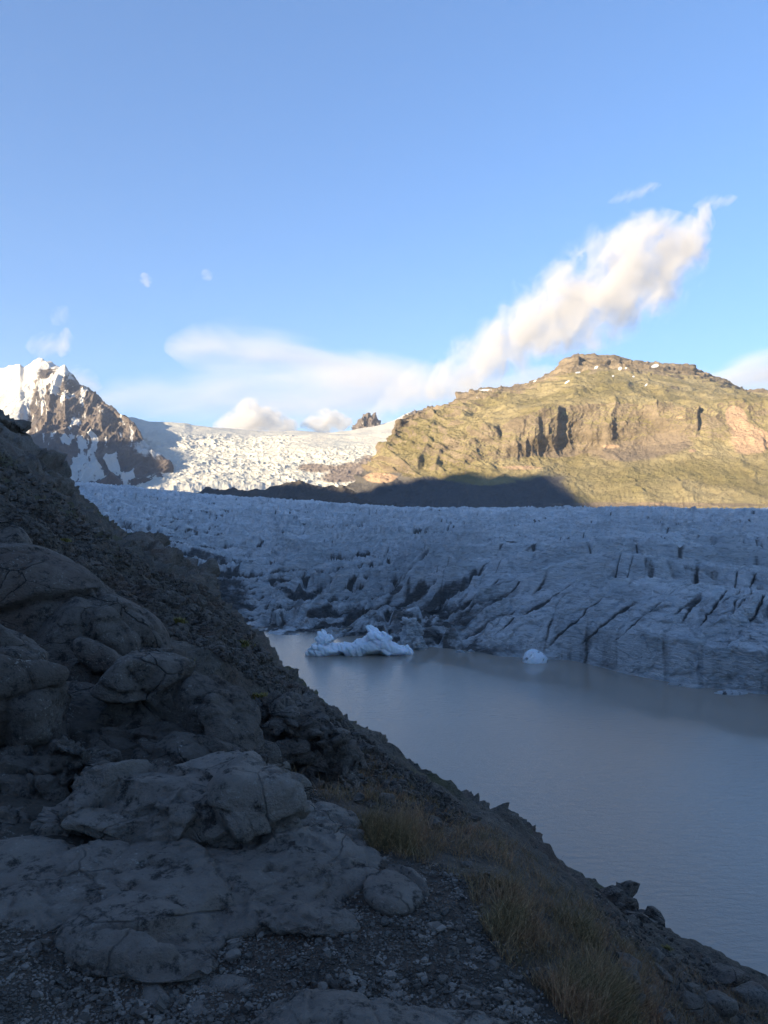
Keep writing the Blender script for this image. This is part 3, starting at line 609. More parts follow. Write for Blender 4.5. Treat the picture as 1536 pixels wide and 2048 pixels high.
def cube_sphere(n):
    g = np.linspace(-1, 1, n); V = []; Fc = []; o = 0
    for ax in range(3):
        for s in (-1, 1):
            a, b = np.meshgrid(np.tan(g * np.pi / 4), np.tan(g * np.pi / 4)); c = np.full_like(a, s)
            v = np.zeros((n * n, 3)); v[:, ax] = c.ravel(); v[:, (ax + 1) % 3] = a.ravel(); v[:, (ax + 2) % 3] = b.ravel()
            f = grid_faces(n, n) + o; f = f if s > 0 else f[:, ::-1]; V.append(v); Fc.append(f); o += n * n
    V = np.concatenate(V); V /= np.linalg.norm(V, axis=1, keepdims=True)
    key = np.round(V * 1e5).astype(np.int64); _, first, inv = np.unique(key, axis=0, return_index=True, return_inverse=True)
    return V[first], inv.ravel()[np.concatenate(Fc)]
def polyrock(V, seed, nplanes=11, soft=14, flat=.0):
    """unit directions -> convex rock bounded by random planes, edges softened"""
    r = np.random.default_rng(seed); N = r.normal(size=(nplanes, 3)); N /= np.linalg.norm(N, axis=1, keepdims=True)
    N = np.concatenate([N, np.eye(3), -np.eye(3)]); h = np.concatenate([r.uniform(.72, 1.0, nplanes), np.full(6, 1.0)])
    q = np.maximum(V @ N.T, 1e-3) / h; return V * ((q ** soft).sum(1) ** (-1 / soft))[:, None]
def boxrock(V, p=4): return V * ((np.abs(V) ** p).sum(1) ** (-1 / p))[:, None]
CS24 = cube_sphere(22)
def rotm(rx, ry, rz): return np.array((Matrix.Rotation(rz, 3, 'Z') @ Matrix.Rotation(ry, 3, 'Y') @ Matrix.Rotation(rx, 3, 'X')))
def tris_of(me):
    n = len(me.polygons); lt = np.empty(n, np.int32); me.polygons.foreach_get('loop_total', lt)
    li = np.empty(len(me.loops), np.int32); me.loops.foreach_get('vertex_index', li); return li.reshape(n, 4)
def outcrop(name, label, blobs, vox, seed, mat, crack=.04, cell=.5, facet=.06, joint=1.0, small=1.0, cat='rock outcrop', warp=.12, fine=.012, strat=0.0, tilt=(0, 0), kind=None):
    """blobs: (px, py, d, half width px, half depth m, half height px, (rx, ry, rz) degrees, seed); fused by voxels, then weathered"""
    Vs, Fs, o = [], [], 0
    for (px, py, d, sx, sy, sz, rot, sd) in blobs:
        V = polyrock(CS24[0], sd, 12, 34) if sd > 0 else boxrock(CS24[0], 3.2 if sd == 0 else 2)
        V = V * np.array([sx * d / F, sy, sz * d / F]); V = V @ rotm(*[math.radians(a) for a in rot]).T + np.array(at(px, py, d))
        Vs.append(V); Fs.append(CS24[1] + o); o += len(V)
    ob = mesh_obj('tmp', np.concatenate(Vs), np.concatenate(Fs), None)
    md = ob.modifiers.new('r', 'REMESH'); md.mode = 'VOXEL'; md.voxel_size = vox
    sm = ob.modifiers.new('s', 'SMOOTH'); sm.factor = .5; sm.iterations = 1
    dg = bpy.context.evaluated_depsgraph_get(); ev = ob.evaluated_get(dg); me = ev.to_mesh()
    n = len(me.vertices); P = np.empty(n * 3, np.float32); me.vertices.foreach_get('co', P); P = P.reshape(-1, 3)
    N = np.empty(n * 3, np.float32); me.vertices.foreach_get('normal', N); N = N.reshape(-1, 3); Fc = tris_of(me).copy()
    ev.to_mesh_clear(); bpy.data.objects.remove(ob)
    Q = P - np.array([0, 0, H]) + seed * 13.7; c = cell
    Q = Q @ rotm(math.radians(tilt[0]), math.radians(tilt[1]), 0).astype(np.float32)
    wv = np.stack([fbm(Q / c * .8 + k * 9, 4) for k in range(3)], 1) * warp * 3
    e1, idn, t1 = facets(Q / V3(c * 1.4, c * 1.1, c * .8) + wv * .5); e2, idg, t2 = facets(Q / V3(c * .5, c * .42, c * .30) + wv * .5 + 4)
    e3, idh, t3 = facets(Q / V3(c * .17, c * .14, c * .10) + wv * .5 + 9)
    sel = sstep(-.2, .2, fbm(Q / (c * 1.6) + 3, 3)); sel3 = sstep(-.05, .25, fbm(Q / (c * .9) + 13, 3))
    disp = ((idn - .5) * 1.3 + t1 * 2.2) * facet * sstep(0, .05, e1) + ((idg - .5) * .8 + t2 * 1.5) * facet * .6 * sel * small + t3 * facet * .55 * sel3 * small
    disp -= crack * np.exp(-(e1 / .05) ** 2) * sstep(-.3, .1, fbm(Q / c + 8, 3)) + crack * .5 * small * np.exp(-(e2 / .07) ** 2) * sel
    for k_, (ra, rb) in enumerate(((25, 40), (-60, 10))):
        J = Q @ rotm(math.radians(ra), 0, math.radians(rb)).astype(np.float32); jn = np.abs(_chunks(_perlin, J / V3(c * 3.5, c * .9, c * 3.5) + 40 + k_ * 9))
        disp -= joint * crack * .8 * np.exp(-(jn / .028) ** 2) * sstep(-.2, .15, fbm(Q / c + 50 + k_, 2))
    disp += fbm(Q / (c * 1.5) + 20, 4) * c * .07 + fbm(Q / (c * .3), 5, .58) * fine * 2.2 + fbm(Q / (c * .09), 4, .6, 'ridge') * fine * .7
    if strat:
        z = Q[:, 2] / strat + fbm(Q / (strat * 5), 3) * 1.2; fz = z - np.floor(z); disp += (sstep(0, .3, fz) - fz) * strat * .45 * sstep(-.1, .2, fbm(Q / c + 31, 2))
    P = P + N * disp[:, None]
    o = mesh_obj(name, P, Fc, mat); tag(o, label, cat, kind=kind); return o, P, Fc

OUT = []
# far parts of the slope first, then towards the camera
OUT.append(outcrop('rock_outcrop', 'tall dark crag at the left edge against the snowy peak', [(-60, 990, 95, 150, 9, 150, (0, 12, 0), 3), (40, 960, 100, 70, 7, 80, (0, 25, 0), 4), (-40, 880, 110, 70, 8, 60, (0, 20, 0), 5)], .35, 1, MAT_ROCK, crack=.5, cell=5, facet=.8, fine=.12))
OUT.append(outcrop('rock_outcrop', 'blocky brown outcrop on the upper slope below the yellow plant', [(200, 1130, 48, 70, 2.2, 32, (0, 15, 10), 6), (130, 1100, 52, 60, 2.2, 40, (0, 10, 0), 7), (240, 1165, 46, 26, 1.6, 30, (0, 30, 0), 8)], .14, 2, MAT_ROCK, crack=.2, cell=1.6, facet=.28, fine=.05))
OUT.append(outcrop('rock_outcrop', 'grey crag on the slope skyline in front of the dirty glacier margin', [(330, 1160, 70, 60, 4, 55, (0, 28, 0), 9), (290, 1110, 74, 45, 3, 40, (0, 25, 0), 10), (395, 1235, 66, 36, 3, 55, (0, 10, 0), 11)], .22, 3, MAT_ROCK, crack=.35, cell=3, facet=.5, fine=.08))
OUT.append(outcrop('rock_outcrop', 'jointed rock wall on the slope to the right of the big smooth bedrock', [(560, 1480, 9.5, 42, .45, 80, (0, 6, 5), 12), (610, 1510, 9.3, 38, .42, 80, (0, -4, 0), 13), (655, 1540, 9.1, 38, .42, 84, (0, 5, -6), 14), (580, 1440, 10.5, 56, .5, 34, (0, 30, 0), 15), (690, 1590, 8.8, 24, .35, 56, (0, 14, 0), 16), (535, 1440, 10, 30, .45, 60, (0, 12, 0), 17), (590, 1415, 12, 34, .5, 26, (0, 34, 0), 51)], .034, 4, MAT_ROCK, crack=.07, cell=.42, facet=.10, fine=.016))
OUT.append(outcrop('rock_outcrop', 'broken rock rib on the slope edge above the middle of the lake', [(880, 1615, 24, 50, .9, 26, (0, 24, 0), 18), (835, 1590, 25, 40, .9, 28, (0, 20, 0), 19), (930, 1640, 22, 34, .8, 22, (0, 24, 0), 20), (760, 1560, 26, 46, 1, 40, (0, 26, 0), 21)], .08, 5, MAT_ROCK, crack=.15, cell=.9, facet=.2, fine=.04))
OUT.append(outcrop('rock_outcrop', 'angular dark outcrop at the edge of the grass above the lower lake', [(1215, 1835, 12, 34, .4, 44, (0, 14, 0), 22), (1250, 1830, 12.4, 34, .4, 32, (0, 22, 0), 23), (1190, 1870, 11, 22, .3, 50, (0, -20, 0), 24), (1275, 1875, 11.2, 34, .35, 30, (0, 30, 0), 25)], .04, 6, MAT_ROCK, crack=.07, cell=.42, facet=.10, fine=.018))
# the big bedrock mass on the left
OUT.append(outcrop('bedrock_dome', 'tall smooth grey bedrock dome sloping down from the left edge', [(20, 1330, 7.6, 170, .8, 225, (0, 24, 8), 0), (170, 1350, 7.2, 110, .7, 150, (0, 34, 8), 0), (-140, 1250, 8, 160, 1, 220, (0, 10, 0), 0), (230, 1400, 6.8, 104, .6, 105, (0, 42, 0), 66), (150, 1280, 7.8, 70, .5, 60, (0, 38, 0), 52), (200, 1470, 6.4, 120, .6, 110, (0, 20, 0), 0), (300, 1390, 6.6, 90, .5, 70, (0, 40, 0), 54)], .022, 7, MAT_ROCK, crack=.05, cell=1.5, facet=.07, fine=.007, warp=.2, small=.35))
OUT.append(outcrop('bedrock_ridge', 'cracked grey bedrock ridge between the tall dome and the flat ledge', [(395, 1465, 5.5, 140, .55, 100, (0, 28, 0), 61), (462, 1482, 5.2, 84, .4, 66, (0, 32, 10), 26), (300, 1440, 5.7, 115, .5, 125, (0, 18, 0), 27), (260, 1510, 5.2, 90, .4, 70, (0, 5, 0), 28), (500, 1510, 5.0, 46, .3, 42, (0, 15, 0), 29), (370, 1520, 4.9, 90, .3, 40, (0, 4, 0), 53)], .0145, 8, MAT_ROCK, crack=.045, cell=.7, facet=.055, fine=.006, small=.5))
OUT.append(outcrop('bedrock_block', 'squared brownish bedrock block with a slanting top at the left edge', [(15, 1420, 4.9, 128, .45, 155, (0, 16, -6), 62), (80, 1440, 4.75, 54, .32, 100, (0, 6, 0), 30), (-70, 1400, 5.1, 110, .5, 190, (0, 5, 0), 63)], .0145, 9, MAT_ROCK, crack=.04, cell=.8, facet=.04, fine=.006, small=.4))
OUT.append(outcrop('bedrock_outcrop', 'knobbly lichen flecked rock below the squared block', [(155, 1525, 4.5, 56, .25, 50, (0, 5, 0), 31), (90, 1570, 4.4, 56, .25, 70, (0, 0, 10), 32), (20, 1600, 4.3, 62, .25, 90, (0, 4, 0), 33)], .012, 10, MAT_ROCK, crack=.03, cell=.24, facet=.035, fine=.007))
OUT.append(outcrop('bedrock_ledge', 'wide flat topped rock ledge with a broken front face above the path', [(370, 1614, 4.0, 225, .46, 88, (4, 4, 0), 64), (495, 1605, 4.0, 94, .4, 90, (0, 5, 8), 65), (250, 1655, 3.75, 112, .18, 62, (0, 8, 0), 34), (340, 1672, 3.62, 58, .13, 66, (0, 8, 0), 36), (430, 1655, 3.7, 100, .17, 72, (0, -3, 0), 35), (520, 1640, 3.78, 62, .2, 80, (0, 5, 0), 37), (568, 1620, 3.92, 34, .22, 92, (0, -6, 0), 38), (160, 1630, 3.9, 66, .25, 62, (0, 0, 0), 39)], .0105, 11, MAT_SLAB, crack=.03, cell=.42, facet=.038, fine=.005, small=.6))
OUT.append(outcrop('rock_block', 'small dark slanted rock in the left corner under the knobbly rock', [(0, 1670, 3.75, 42, .14, 50, (0, 20, 0), 40), (-45, 1700, 3.7, 60, .18, 70, (0, 30, 0), 41)], .012, 12, MAT_ROCK, crack=.02, cell=.2, facet=.02, fine=.005))
def slab(label, blobs, seed, vox=.012, name='bedrock_slab'):
    OUT.append(outcrop(name, label, blobs, vox, seed, MAT_SLAB, crack=.016, cell=.42, facet=.014, fine=.006, warp=.25, cat='rock slab'))
slab('rounded bedrock hump beside the left edge of the path', [(95, 1785, 3.22, 150, .36, 40, (0, 0, 0), -1), (10, 1730, 3.45, 140, .3, 36, (0, 0, 0), -1), (190, 1730, 3.4, 90, .2, 30, (0, 0, 0), -1)], 13)
slab('broad smooth bedrock slab spreading over the path below the ledge', [(430, 1782, 3.26, 270, .36, 48, (0, 2, 0), -1), (290, 1865, 2.92, 165, .30, 46, (0, 0, 0), -1), (610, 1836, 3.0, 115, .11, 26, (0, 5, -8), -1), (340, 1745, 3.42, 210, .32, 46, (0, 0, 0), -1), (560, 1750, 3.4, 190, .26, 40, (0, 2, 0), -1), (340, 1925, 2.7, 110, .14, 30, (0, 0, 0), -1)], 14, .009)
slab('flat bedrock slab behind the ledge where the grass begins', [(650, 1712, 3.62, 130, .36, 38, (0, 5, 10), -1), (612, 1668, 3.92, 110, .35, 38, (0, 5, 0), -1)], 15, .010)
slab('small pale slab in the gravel beside the long grass', [(784, 1778, 3.24, 58, .16, 14, (0, 6, 0), -1)], 16, .008)
slab('pale rock slab at the bottom edge of the path', [(690, 2100, 2.3, 215, .2, 66, (0, 2, 0), -1), (880, 2112, 2.3, 180, .19, 58, (0, 4, 4), -1)], 17, .007)
slab('low bedrock patch half buried in the gravel left of the bottom slab', [(400, 2000, 2.58, 130, .13, 22, (0, 2, 0), -1)], 18, .008)

#@@SMALL
STONE_V, STONE_F = cube_sphere(9)
def stone_shape(seed, hi=False):
    V, Fc = CS24 if hi else (STONE_V, STONE_F)
    P = polyrock(V, seed + 500, 9, 18) ; P = P + V * (fbm(V * 2.2 + seed, 5, .55) * .10)[:, None]; return P, Fc
def put_stone(name, label, cat, px, py, w_px, seed, group=None, hi=True, asp=(1, .8, .6), sink=.3, mat=None, yaw=None):
    loc, nor = ground(px, py)
    if loc is None: return None
    s = w_px / 2 * loc.y / F; P, Fc = stone_shape(seed, hi); P = P * np.array(asp) * s
    o = mesh_obj(name, P, Fc, mat or MAT_STONE); o.location = loc + Vector((0, 0, s * asp[2] * (1 - 2 * sink)))
    o.rotation_euler = (random.uniform(-.2, .2), random.uniform(-.2, .2) + .25 * (px > 1000), random.uniform(0, 6.3) if yaw is None else yaw)
    return tag(o, label, cat, group)
GB = 'boulders on the grassy slope edge'
for k, (px, py, wd, lab) in enumerate([
    (1250, 1935, 62, 'dark brown boulder standing in the grass edge under the angular outcrop'), (1303, 1916, 44, 'rounded bluish boulder just below the angular outcrop'), (1258, 1968, 60, 'long low grey boulder leaning on the dark brown one'),
    (1448, 1968, 66, 'broad flat boulder near the slope edge in the lower right corner'), (1380, 1980, 34, 'small boulder left of the broad flat boulder'), (1326, 1955, 40, 'small dark boulder right of the rounded bluish boulder'),
    (1375, 2015, 58, 'grey slanted boulder low in the grass at the lower right'), (1440, 2025, 80, 'large boulder at the bottom edge in the right corner'), (1510, 2005, 70, 'boulder half cut off by the right edge at the bottom'),
    (1268, 2010, 42, 'brownish boulder sunk among dry grass stems'), (1320, 2040, 50, 'smooth boulder touching the bottom edge below the slanted one'), (1300, 1990, 30, 'little dark stone wedged between boulders on the slope'),
    (1488, 1960, 26, 'little stone on the skyline next to the broad flat boulder'), (1415, 1925, 24, 'little stone on the slope crest against the water')]):
    put_stone('boulder', lab, 'boulder', px, py, wd, 60 + k, GB, asp=(1, .85, .62), mat=MAT_STONE if k % 3 else MAT_ROCK)
for k, (px, py, wd, lab) in enumerate([(775, 1608, 44, 'dark boulder on the slope above the long grass'), (712, 1600, 30, 'pale stone beside the foot of the jointed rock wall'), (868, 1650, 34, 'flat stone under the broken rock rib'), (640, 1350, 26, 'dark boulder on the scree left of the water edge'), (560, 1360, 22, 'small block on the scree slope near the yellow green plants'),
    (520, 1312, 20, 'small block on the slope crest beside the lake corner'), (672, 1462, 26, 'boulder on the slope crest against the lake'), (720, 1500, 22, 'lower boulder on the slope crest against the lake'), (480, 1330, 24, 'brown block on the scree under the yellow plant'), (440, 1300, 28, 'grey boulder in the middle of the scree slope')]):
    put_stone('boulder', lab, 'boulder', px, py, wd, 90 + k, 'boulders on the scree slope', asp=(1, .9, .7), mat=MAT_ROCK, sink=.42)

def inside(poly, x, y):
    c = np.zeros(len(x), bool); n = len(poly)
    for i in range(n):
        x1, y1 = poly[i]; x2, y2 = poly[(i + 1) % n]
        k = ((y1 > y) != (y2 > y)) & (x < (x2 - x1) * (y - y1) / (y2 - y1 + 1e-9) + x1); c ^= k
    return c
def scatter(poly, n, seed, power=0.0):
    r = np.random.default_rng(seed); P = np.array(poly); out = []
    lo, hi = P.min(0), P.max(0)
    while len(out) < n:
        x = r.uniform(lo[0], hi[0], 4000); y = r.uniform(lo[1], hi[1], 4000); k = inside(poly, x, y)
        if power: k &= r.random(4000) < ((y - lo[1] + 1) / (hi[1] - lo[1])) ** power
        out += list(zip(x[k], y[k]))
    return out[:n]
# gravel of the path: one mass of thousands of stones
def build_gravel():
    shapes = []
    for k in range(14):
        V, Fc = cube_sphere(4); P = polyrock(V, 900 + k, 7, 22); shapes.append((P * np.array([1, .8, .62]), Fc))
    poly = [(-40, 1800), (130, 1790), (200, 1880), (420, 1900), (480, 1810), (700, 1800), (560, 1720), (720, 1660), (840, 1700), (900, 1740), (980, 1800), (960, 1880), (1040, 1960), (1130, 2060), (-40, 2060)]
    r = np.random.default_rng(5); Vs, Fs, o, At = [], [], 0, []
    pts = scatter(poly, 9000, 3) + scatter([(900, 1690), (1000, 1720), (1080, 1900), (1180, 2060), (900, 2060)], 500, 8) + scatter([(600, 1560), (720, 1640), (840, 1690), (760, 1700), (600, 1620)], 700, 9) + scatter([(0, 1680), (700, 1680), (760, 1760), (700, 1900), (0, 1900)], 500, 19)
    dens = fbm(np.array([(x / 160, y / 70, 0) for x, y in pts], np.float32), 3)
    for (px, py), dn in zip(pts, dens):
        loc, nor = ground(px, py)
        if loc is None: continue
        s = .0034 * math.exp(abs(r.normal()) * .55) * (1.25 if dn > .1 else .85)
        V, Fc = shapes[r.integers(14)]; a = r.uniform(0, 6.28); c_, s_ = math.cos(a), math.sin(a); t = r.normal() * .3
        Rm = np.array([[c_, -s_, 0], [s_, c_, 0], [0, 0, 1]]) @ np.array([[1, 0, 0], [0, math.cos(t), -math.sin(t)], [0, math.sin(t), math.cos(t)]])
        Vs.append(V @ Rm.T * s * r.uniform(.8, 1.25, 3) + np.array([loc.x, loc.y, loc.z + s * .25])); Fs.append(Fc + o); o += len(V)
    tag(mesh_obj('gravel', np.concatenate(Vs), np.concatenate(Fs), MAT_GRAVEL, smooth=False), 'loose dark grey gravel on the path', 'gravel', kind='stuff')
build_gravel()
PLACES = [((70, 1885), 'near the left edge'), ((150, 1985), 'in the lower left corner'), ((330, 2020), 'left of the bottom slab'), ((470, 1925), 'just below the broad smooth slab'), ((620, 1925), 'between the broad slab and the bottom slab'), ((730, 1860), 'right of the long tongue of the broad slab'),
          ((850, 1815), 'below the small pale slab'), ((900, 1900), 'in the middle of the path right of centre'), ((1000, 1985), 'beside the lower grass edge'), ((860, 1960), 'just above the bottom slab'), ((930, 1750), 'where the path runs up against the grass'), ((250, 1955), 'under the left part of the broad slab'), ((660, 1655), 'at the back of the path behind the ledge')]
r_ = np.random.default_rng(12)
for k, ((px, py), place) in enumerate(PLACES):
    for q, (sz, wd) in enumerate((('largest', 25), ('middle', 17), ('smallest', 12))):
        a_ = r_.uniform(0, 6.28); rr = r_.uniform(14, 42); wd *= .6 if py < 1700 else 1
        put_stone('stone', sz + ' of three loose stones ' + place, 'stone', px + rr * math.cos(a_) * 1.5, py + rr * math.sin(a_) * .6, wd * r_.uniform(.9, 1.1), 200 + (k * 3 + q) % 17, 'loose stones on the gravel path', hi=False, asp=(1, r_.uniform(.7, .9), r_.uniform(.5, .7)), sink=.2)
put_stone('stone', 'pale square stone on the gravel near the left edge', 'stone', 145, 1830, 16, 230, hi=False)

def build_scree():
    shapes = []
    for k in range(12): V, Fc = cube_sphere(4); shapes.append((polyrock(V, 940 + k, 7, 22) * np.array([1, .85, .7]), Fc))
    r = np.random.default_rng(15); Vs, Fs, o = [], [], 0
    pts = scatter([(380, 1180), (470, 1250), (600, 1375), (760, 1500), (960, 1640), (860, 1660), (700, 1600), (560, 1400), (420, 1300), (300, 1260), (200, 1150)], 6500, 41) + scatter([(280, 1130), (420, 1180), (520, 1290), (480, 1330), (330, 1260)], 2500, 44) + scatter([(0, 900), (180, 1040), (330, 1160), (250, 1200), (0, 1060)], 1500, 42) + scatter([(1180, 1800), (1400, 1905), (1536, 1985), (1536, 2048), (1250, 2048)], 900, 43)
    for px, py in pts:
        loc, nor = ground(px, py)
        if loc is None or loc.z < .3: continue
        s = loc.y / F * 1.25 * math.exp(min(abs(r.normal()) * .85, 2.1)); V, Fc = shapes[r.integers(12)]; Rm = rotm(r.normal() * .4, r.normal() * .4, r.uniform(0, 6.28))
        Vs.append(V @ Rm.T * s + np.array([loc.x, loc.y, loc.z + s * .2])); Fs.append(Fc + o); o += len(V)
    tag(mesh_obj('scree', np.concatenate(Vs), np.concatenate(Fs), MAT_SCREE, smooth=False), 'brown grey scree strewn over the slope above the lake', 'scree', kind='stuff')
build_scree()
# grass: dry blades in one mass along the edge of the path
def blades(pts, hgt, wid, lean, seed, minh=.3):
    r = np.random.default_rng(seed); B = []
    for px, py in pts:
        loc, nor = ground(px, py)
        if loc is not None and nor.z > .2: B.append((loc.x, loc.y, loc.z))
    B = np.array(B); q = fbm((B * 3.2).astype(np.float32), 3) + r.normal(size=len(B)) * .12; B = B[q > -.08]; n = len(B); cl = fbm((B * 3.2).astype(np.float32), 3) * 1.3; r = np.random.default_rng(seed + 50)
    h = hgt * (minh + (1 - minh) * r.random(n) ** 1.6) * np.clip(1 + cl, .3, 2); a = r.uniform(0, 6.28, n); ln = lean * h * (.4 + r.random(n))
    dx = np.cos(a) * ln + .12 * h; dy = np.sin(a) * ln; wa = r.uniform(0, 6.28, n); wx, wy = np.cos(wa), np.sin(wa)
    V = np.zeros((n, 7, 3)); sc_ = wid * (.7 + .6 * r.random(n)) * np.maximum(1, B[:, 1] / 4.5)
    for j, (t, ww) in enumerate([(0, 1), (.4, .8), (.75, .45)]):
        cx = B[:, 0] + dx * t ** 1.8; cy = B[:, 1] + dy * t ** 1.8; cz = B[:, 2] - .01 + h * (t - .15 * t * t)
        for q, sg in enumerate((-1, 1)): V[:, j * 2 + q] = np.stack([cx + sg * wx * sc_ * ww * .5, cy + sg * wy * sc_ * ww * .5, cz], 1)
    V[:, 6] = np.stack([B[:, 0] + dx, B[:, 1] + dy, B[:, 2] + h * .85], 1)
    base = np.arange(n)[:, None] * 7
    Fq = np.concatenate([base + np.array([[0, 1, 3, 2]]), base + np.array([[2, 3, 5, 4]]), base + np.array([[4, 5, 6, 6]])])
    return V.reshape(-1, 3), Fq
def mesh_poly(name, V, Fq, mat):
    T = np.concatenate([Fq[:, [0, 1, 2]], Fq[:, [0, 2, 3]][Fq[:, 2] != Fq[:, 3]]]); return mesh_obj(name, V, T, mat)
strip = [(600, 1560), (640, 1600), (690, 1640), (730, 1700), (830, 1725), (930, 1770), (960, 1850), (1010, 1930), (1090, 1990), (1150, 2060), (1330, 2070), (1300, 1960), (1220, 1850), (1150, 1780), (1090, 1730), (1000, 1660), (900, 1620), (800, 1610), (700, 1560), (620, 1520)]
parts_ = [blades(scatter(strip, 17000, 31), .105, .0028, .75, 1), blades(scatter([(720, 1660), (830, 1660), (830, 1712), (740, 1700)], 2500, 32), .16, .0026, .35, 2), blades(scatter([(1000, 1700), (1120, 1790), (1260, 1960), (1260, 2060), (1120, 2040), (1000, 1880)], 3500, 33), .14, .0022, .5, 3),
          blades(scatter([(1150, 1800), (1230, 1880), (1536, 2000), (1536, 2060), (1200, 2060)], 5000, 34), .10, .0028, .6, 4), blades(scatter([(530, 1470), (600, 1520), (600, 1600), (560, 1580)], 1500, 35), .13, .0035, .4, 5), blades(scatter([(700, 1480), (800, 1560), (900, 1620), (700, 1600)], 2500, 36), .12, .004, .5, 6)]
Vg, Fg, o_ = [], [], 0
for V, Fq in parts_: Vg.append(V); Fg.append(Fq + o_); o_ += len(V)
tag(mesh_poly('grass', np.concatenate(Vg), np.concatenate(Fg), MAT_GRASS), 'long dry reddish and olive grass along the path edge', 'grass', kind='stuff')
def tuft(name, label, cat, px, py, d, n, hgt, wid, spread, mat, group=None, lean=.8):
    loc, nor = ground(px, py); c = at(px, py, d) if d else loc
    if c is None: return
    r = np.random.default_rng(int(px)); B = np.stack([r.normal(size=n) * spread, r.normal(size=n) * spread * .6, -np.abs(r.normal(size=n)) * .01], 1)
    h = hgt * (.4 + .6 * r.random(n)); a = r.uniform(0, 6.28, n); dx, dy = np.cos(a) * lean * h, np.sin(a) * lean * h; wa = a + 1.57; V = np.zeros((n, 7, 3))
    for j, (t, ww) in enumerate([(0, 1), (.4, 1), (.75, .6)]):
        for q, sg in enumerate((-1, 1)): V[:, j * 2 + q] = np.stack([B[:, 0] + dx * t ** 1.5 + sg * np.cos(wa) * wid * ww / 2, B[:, 1] + dy * t ** 1.5 + sg * np.sin(wa) * wid * ww / 2, B[:, 2] + h * (t - .2 * t * t)], 1)
    V[:, 6] = np.stack([B[:, 0] + dx, B[:, 1] + dy, B[:, 2] + h * .8], 1); base = np.arange(n)[:, None] * 7
    Fq = np.concatenate([base + np.array([[0, 1, 3, 2]]), base + np.array([[2, 3, 5, 4]]), base + np.array([[4, 5, 6, 6]])])
    o = mesh_poly(name, V.reshape(-1, 3), Fq, mat); o.location = c; return tag(o, label, cat, group)
tuft('grass_tuft', 'dry orange grass tuft growing from the foot of the ledge face', 'grass', 372, 1705, 4.12, 160, .16, .003, .035, MAT_GRASS)
tuft('grass_tuft', 'small green tuft in the corner left of the ledge', 'grass', 60, 1690, 4.25, 140, .06, .005, .06, MAT_GRASS)
tuft('grass_tuft', 'small dark green tuft left under the ledge front', 'grass', 130, 1688, 4.25, 100, .05, .005, .05, MAT_GRASS)
GP = 'yellow green plants on the slope'
for px, py, d, wd, lab in [(130, 1083, 0, 11, 'bright yellow plant on the dark upper slope at the left'), (480, 1292, 0, 20, 'yellow green shrub on the slope beside the lake corner'), (352, 1246, 0, 18, 'olive plant clump in the middle of the scree slope'), (515, 1400, 0, 22, 'green plant patch beneath the scree, right of the bedrock ridge'),
                       (545, 1415, 0, 14, 'small yellow plant next to the green plant patch'), (590, 1520, 0, 26, 'olive grass clump at the foot of the jointed rock wall'), (1332, 1898, 0, 11, 'little bright yellow plant among the boulders above the lower lake'), (365, 1325, 0, 16, 'dull green plant just over the dome flank')]:
    loc, nor = ground(px, py)
    if loc is None: continue
    k = wd * loc.y / F; tuft('shrub', lab, 'plant', px, py, 0, 240, k * .9, k * .12, k * .45, MAT_MOSS if k else MAT_GRASS, GP, lean=.5)

#@@ICEBERGS
def berg(name, label, outline, d, depth, seed, group=None, cat='iceberg', mat=None, amp=1.0):
    """outline: picture points of the top edge left to right on the water line; given a rounded body of real depth"""
    xs = [p[0] for p in outline]; pxs = np.linspace(xs[0], xs[-1], 150); top = np.interp(pxs, xs, [p[1] for p in outline]); k = d / F
    yw = CY + H * F / d; hh = np.maximum((yw - top) * k, .02); nv = 90; v = np.linspace(-1, 1, nv)
    env = np.sqrt(np.clip(1 - ((pxs - pxs.mean()) / ((xs[-1] - xs[0]) / 2)) ** 2, 0, 1)) * .6 + .4 * np.clip(hh / hh.max(), 0, 1)
    X = (pxs - CX) * k; G = np.zeros((nv, len(pxs), 3))
    ridge = -.15 + .35 * fbm(np.stack([pxs / 60, pxs * 0, pxs * 0 + seed], 1).astype(np.float32), 3)
    for i, vv in enumerate(v):
        yv = vv * depth * env; rg = ridge * .8; t = np.where(vv < rg, (rg - vv) / (1 + rg), (vv - rg) / (1 - rg)); prof = np.clip(1 - t ** 1.7, 0, 1) ** .85
        G[i, :, 0] = X; G[i, :, 1] = d + yv; G[i, :, 2] = hh * prof * 1.03 - 1.2 * (1 - prof) ** 3
    P = G.reshape(-1, 3); N = grid_normals(G).reshape(-1, 3); Q = P + seed * 7
    n = fbm(Q / V3(3.2, 3.2, 5), 5, .55, 'ridge'); ang = .6
    st = fbm(np.stack([(Q[:, 0] * math.cos(ang) - Q[:, 2] * math.sin(ang) * 1.4) / 1.3, (Q[:, 0] * math.sin(ang) + Q[:, 2]) / 9, Q[:, 1] / 6], 1), 4, .55, 'ridge')
    P = P + N * ((n * .42 + st * .20) * amp * sstep(-.3, .5, P[:, 2]))[:, None]
    dirt = sstep(-.1, -.5, st) * .5 + .2 * sstep(-.2, -.6, n) + .12
    V = np.concatenate([P]); o = mesh_obj(name, V, grid_faces(nv, len(pxs)), mat or MAT_BERG, attrs=dict(dirt=dirt)); return tag(o, label, cat, group)
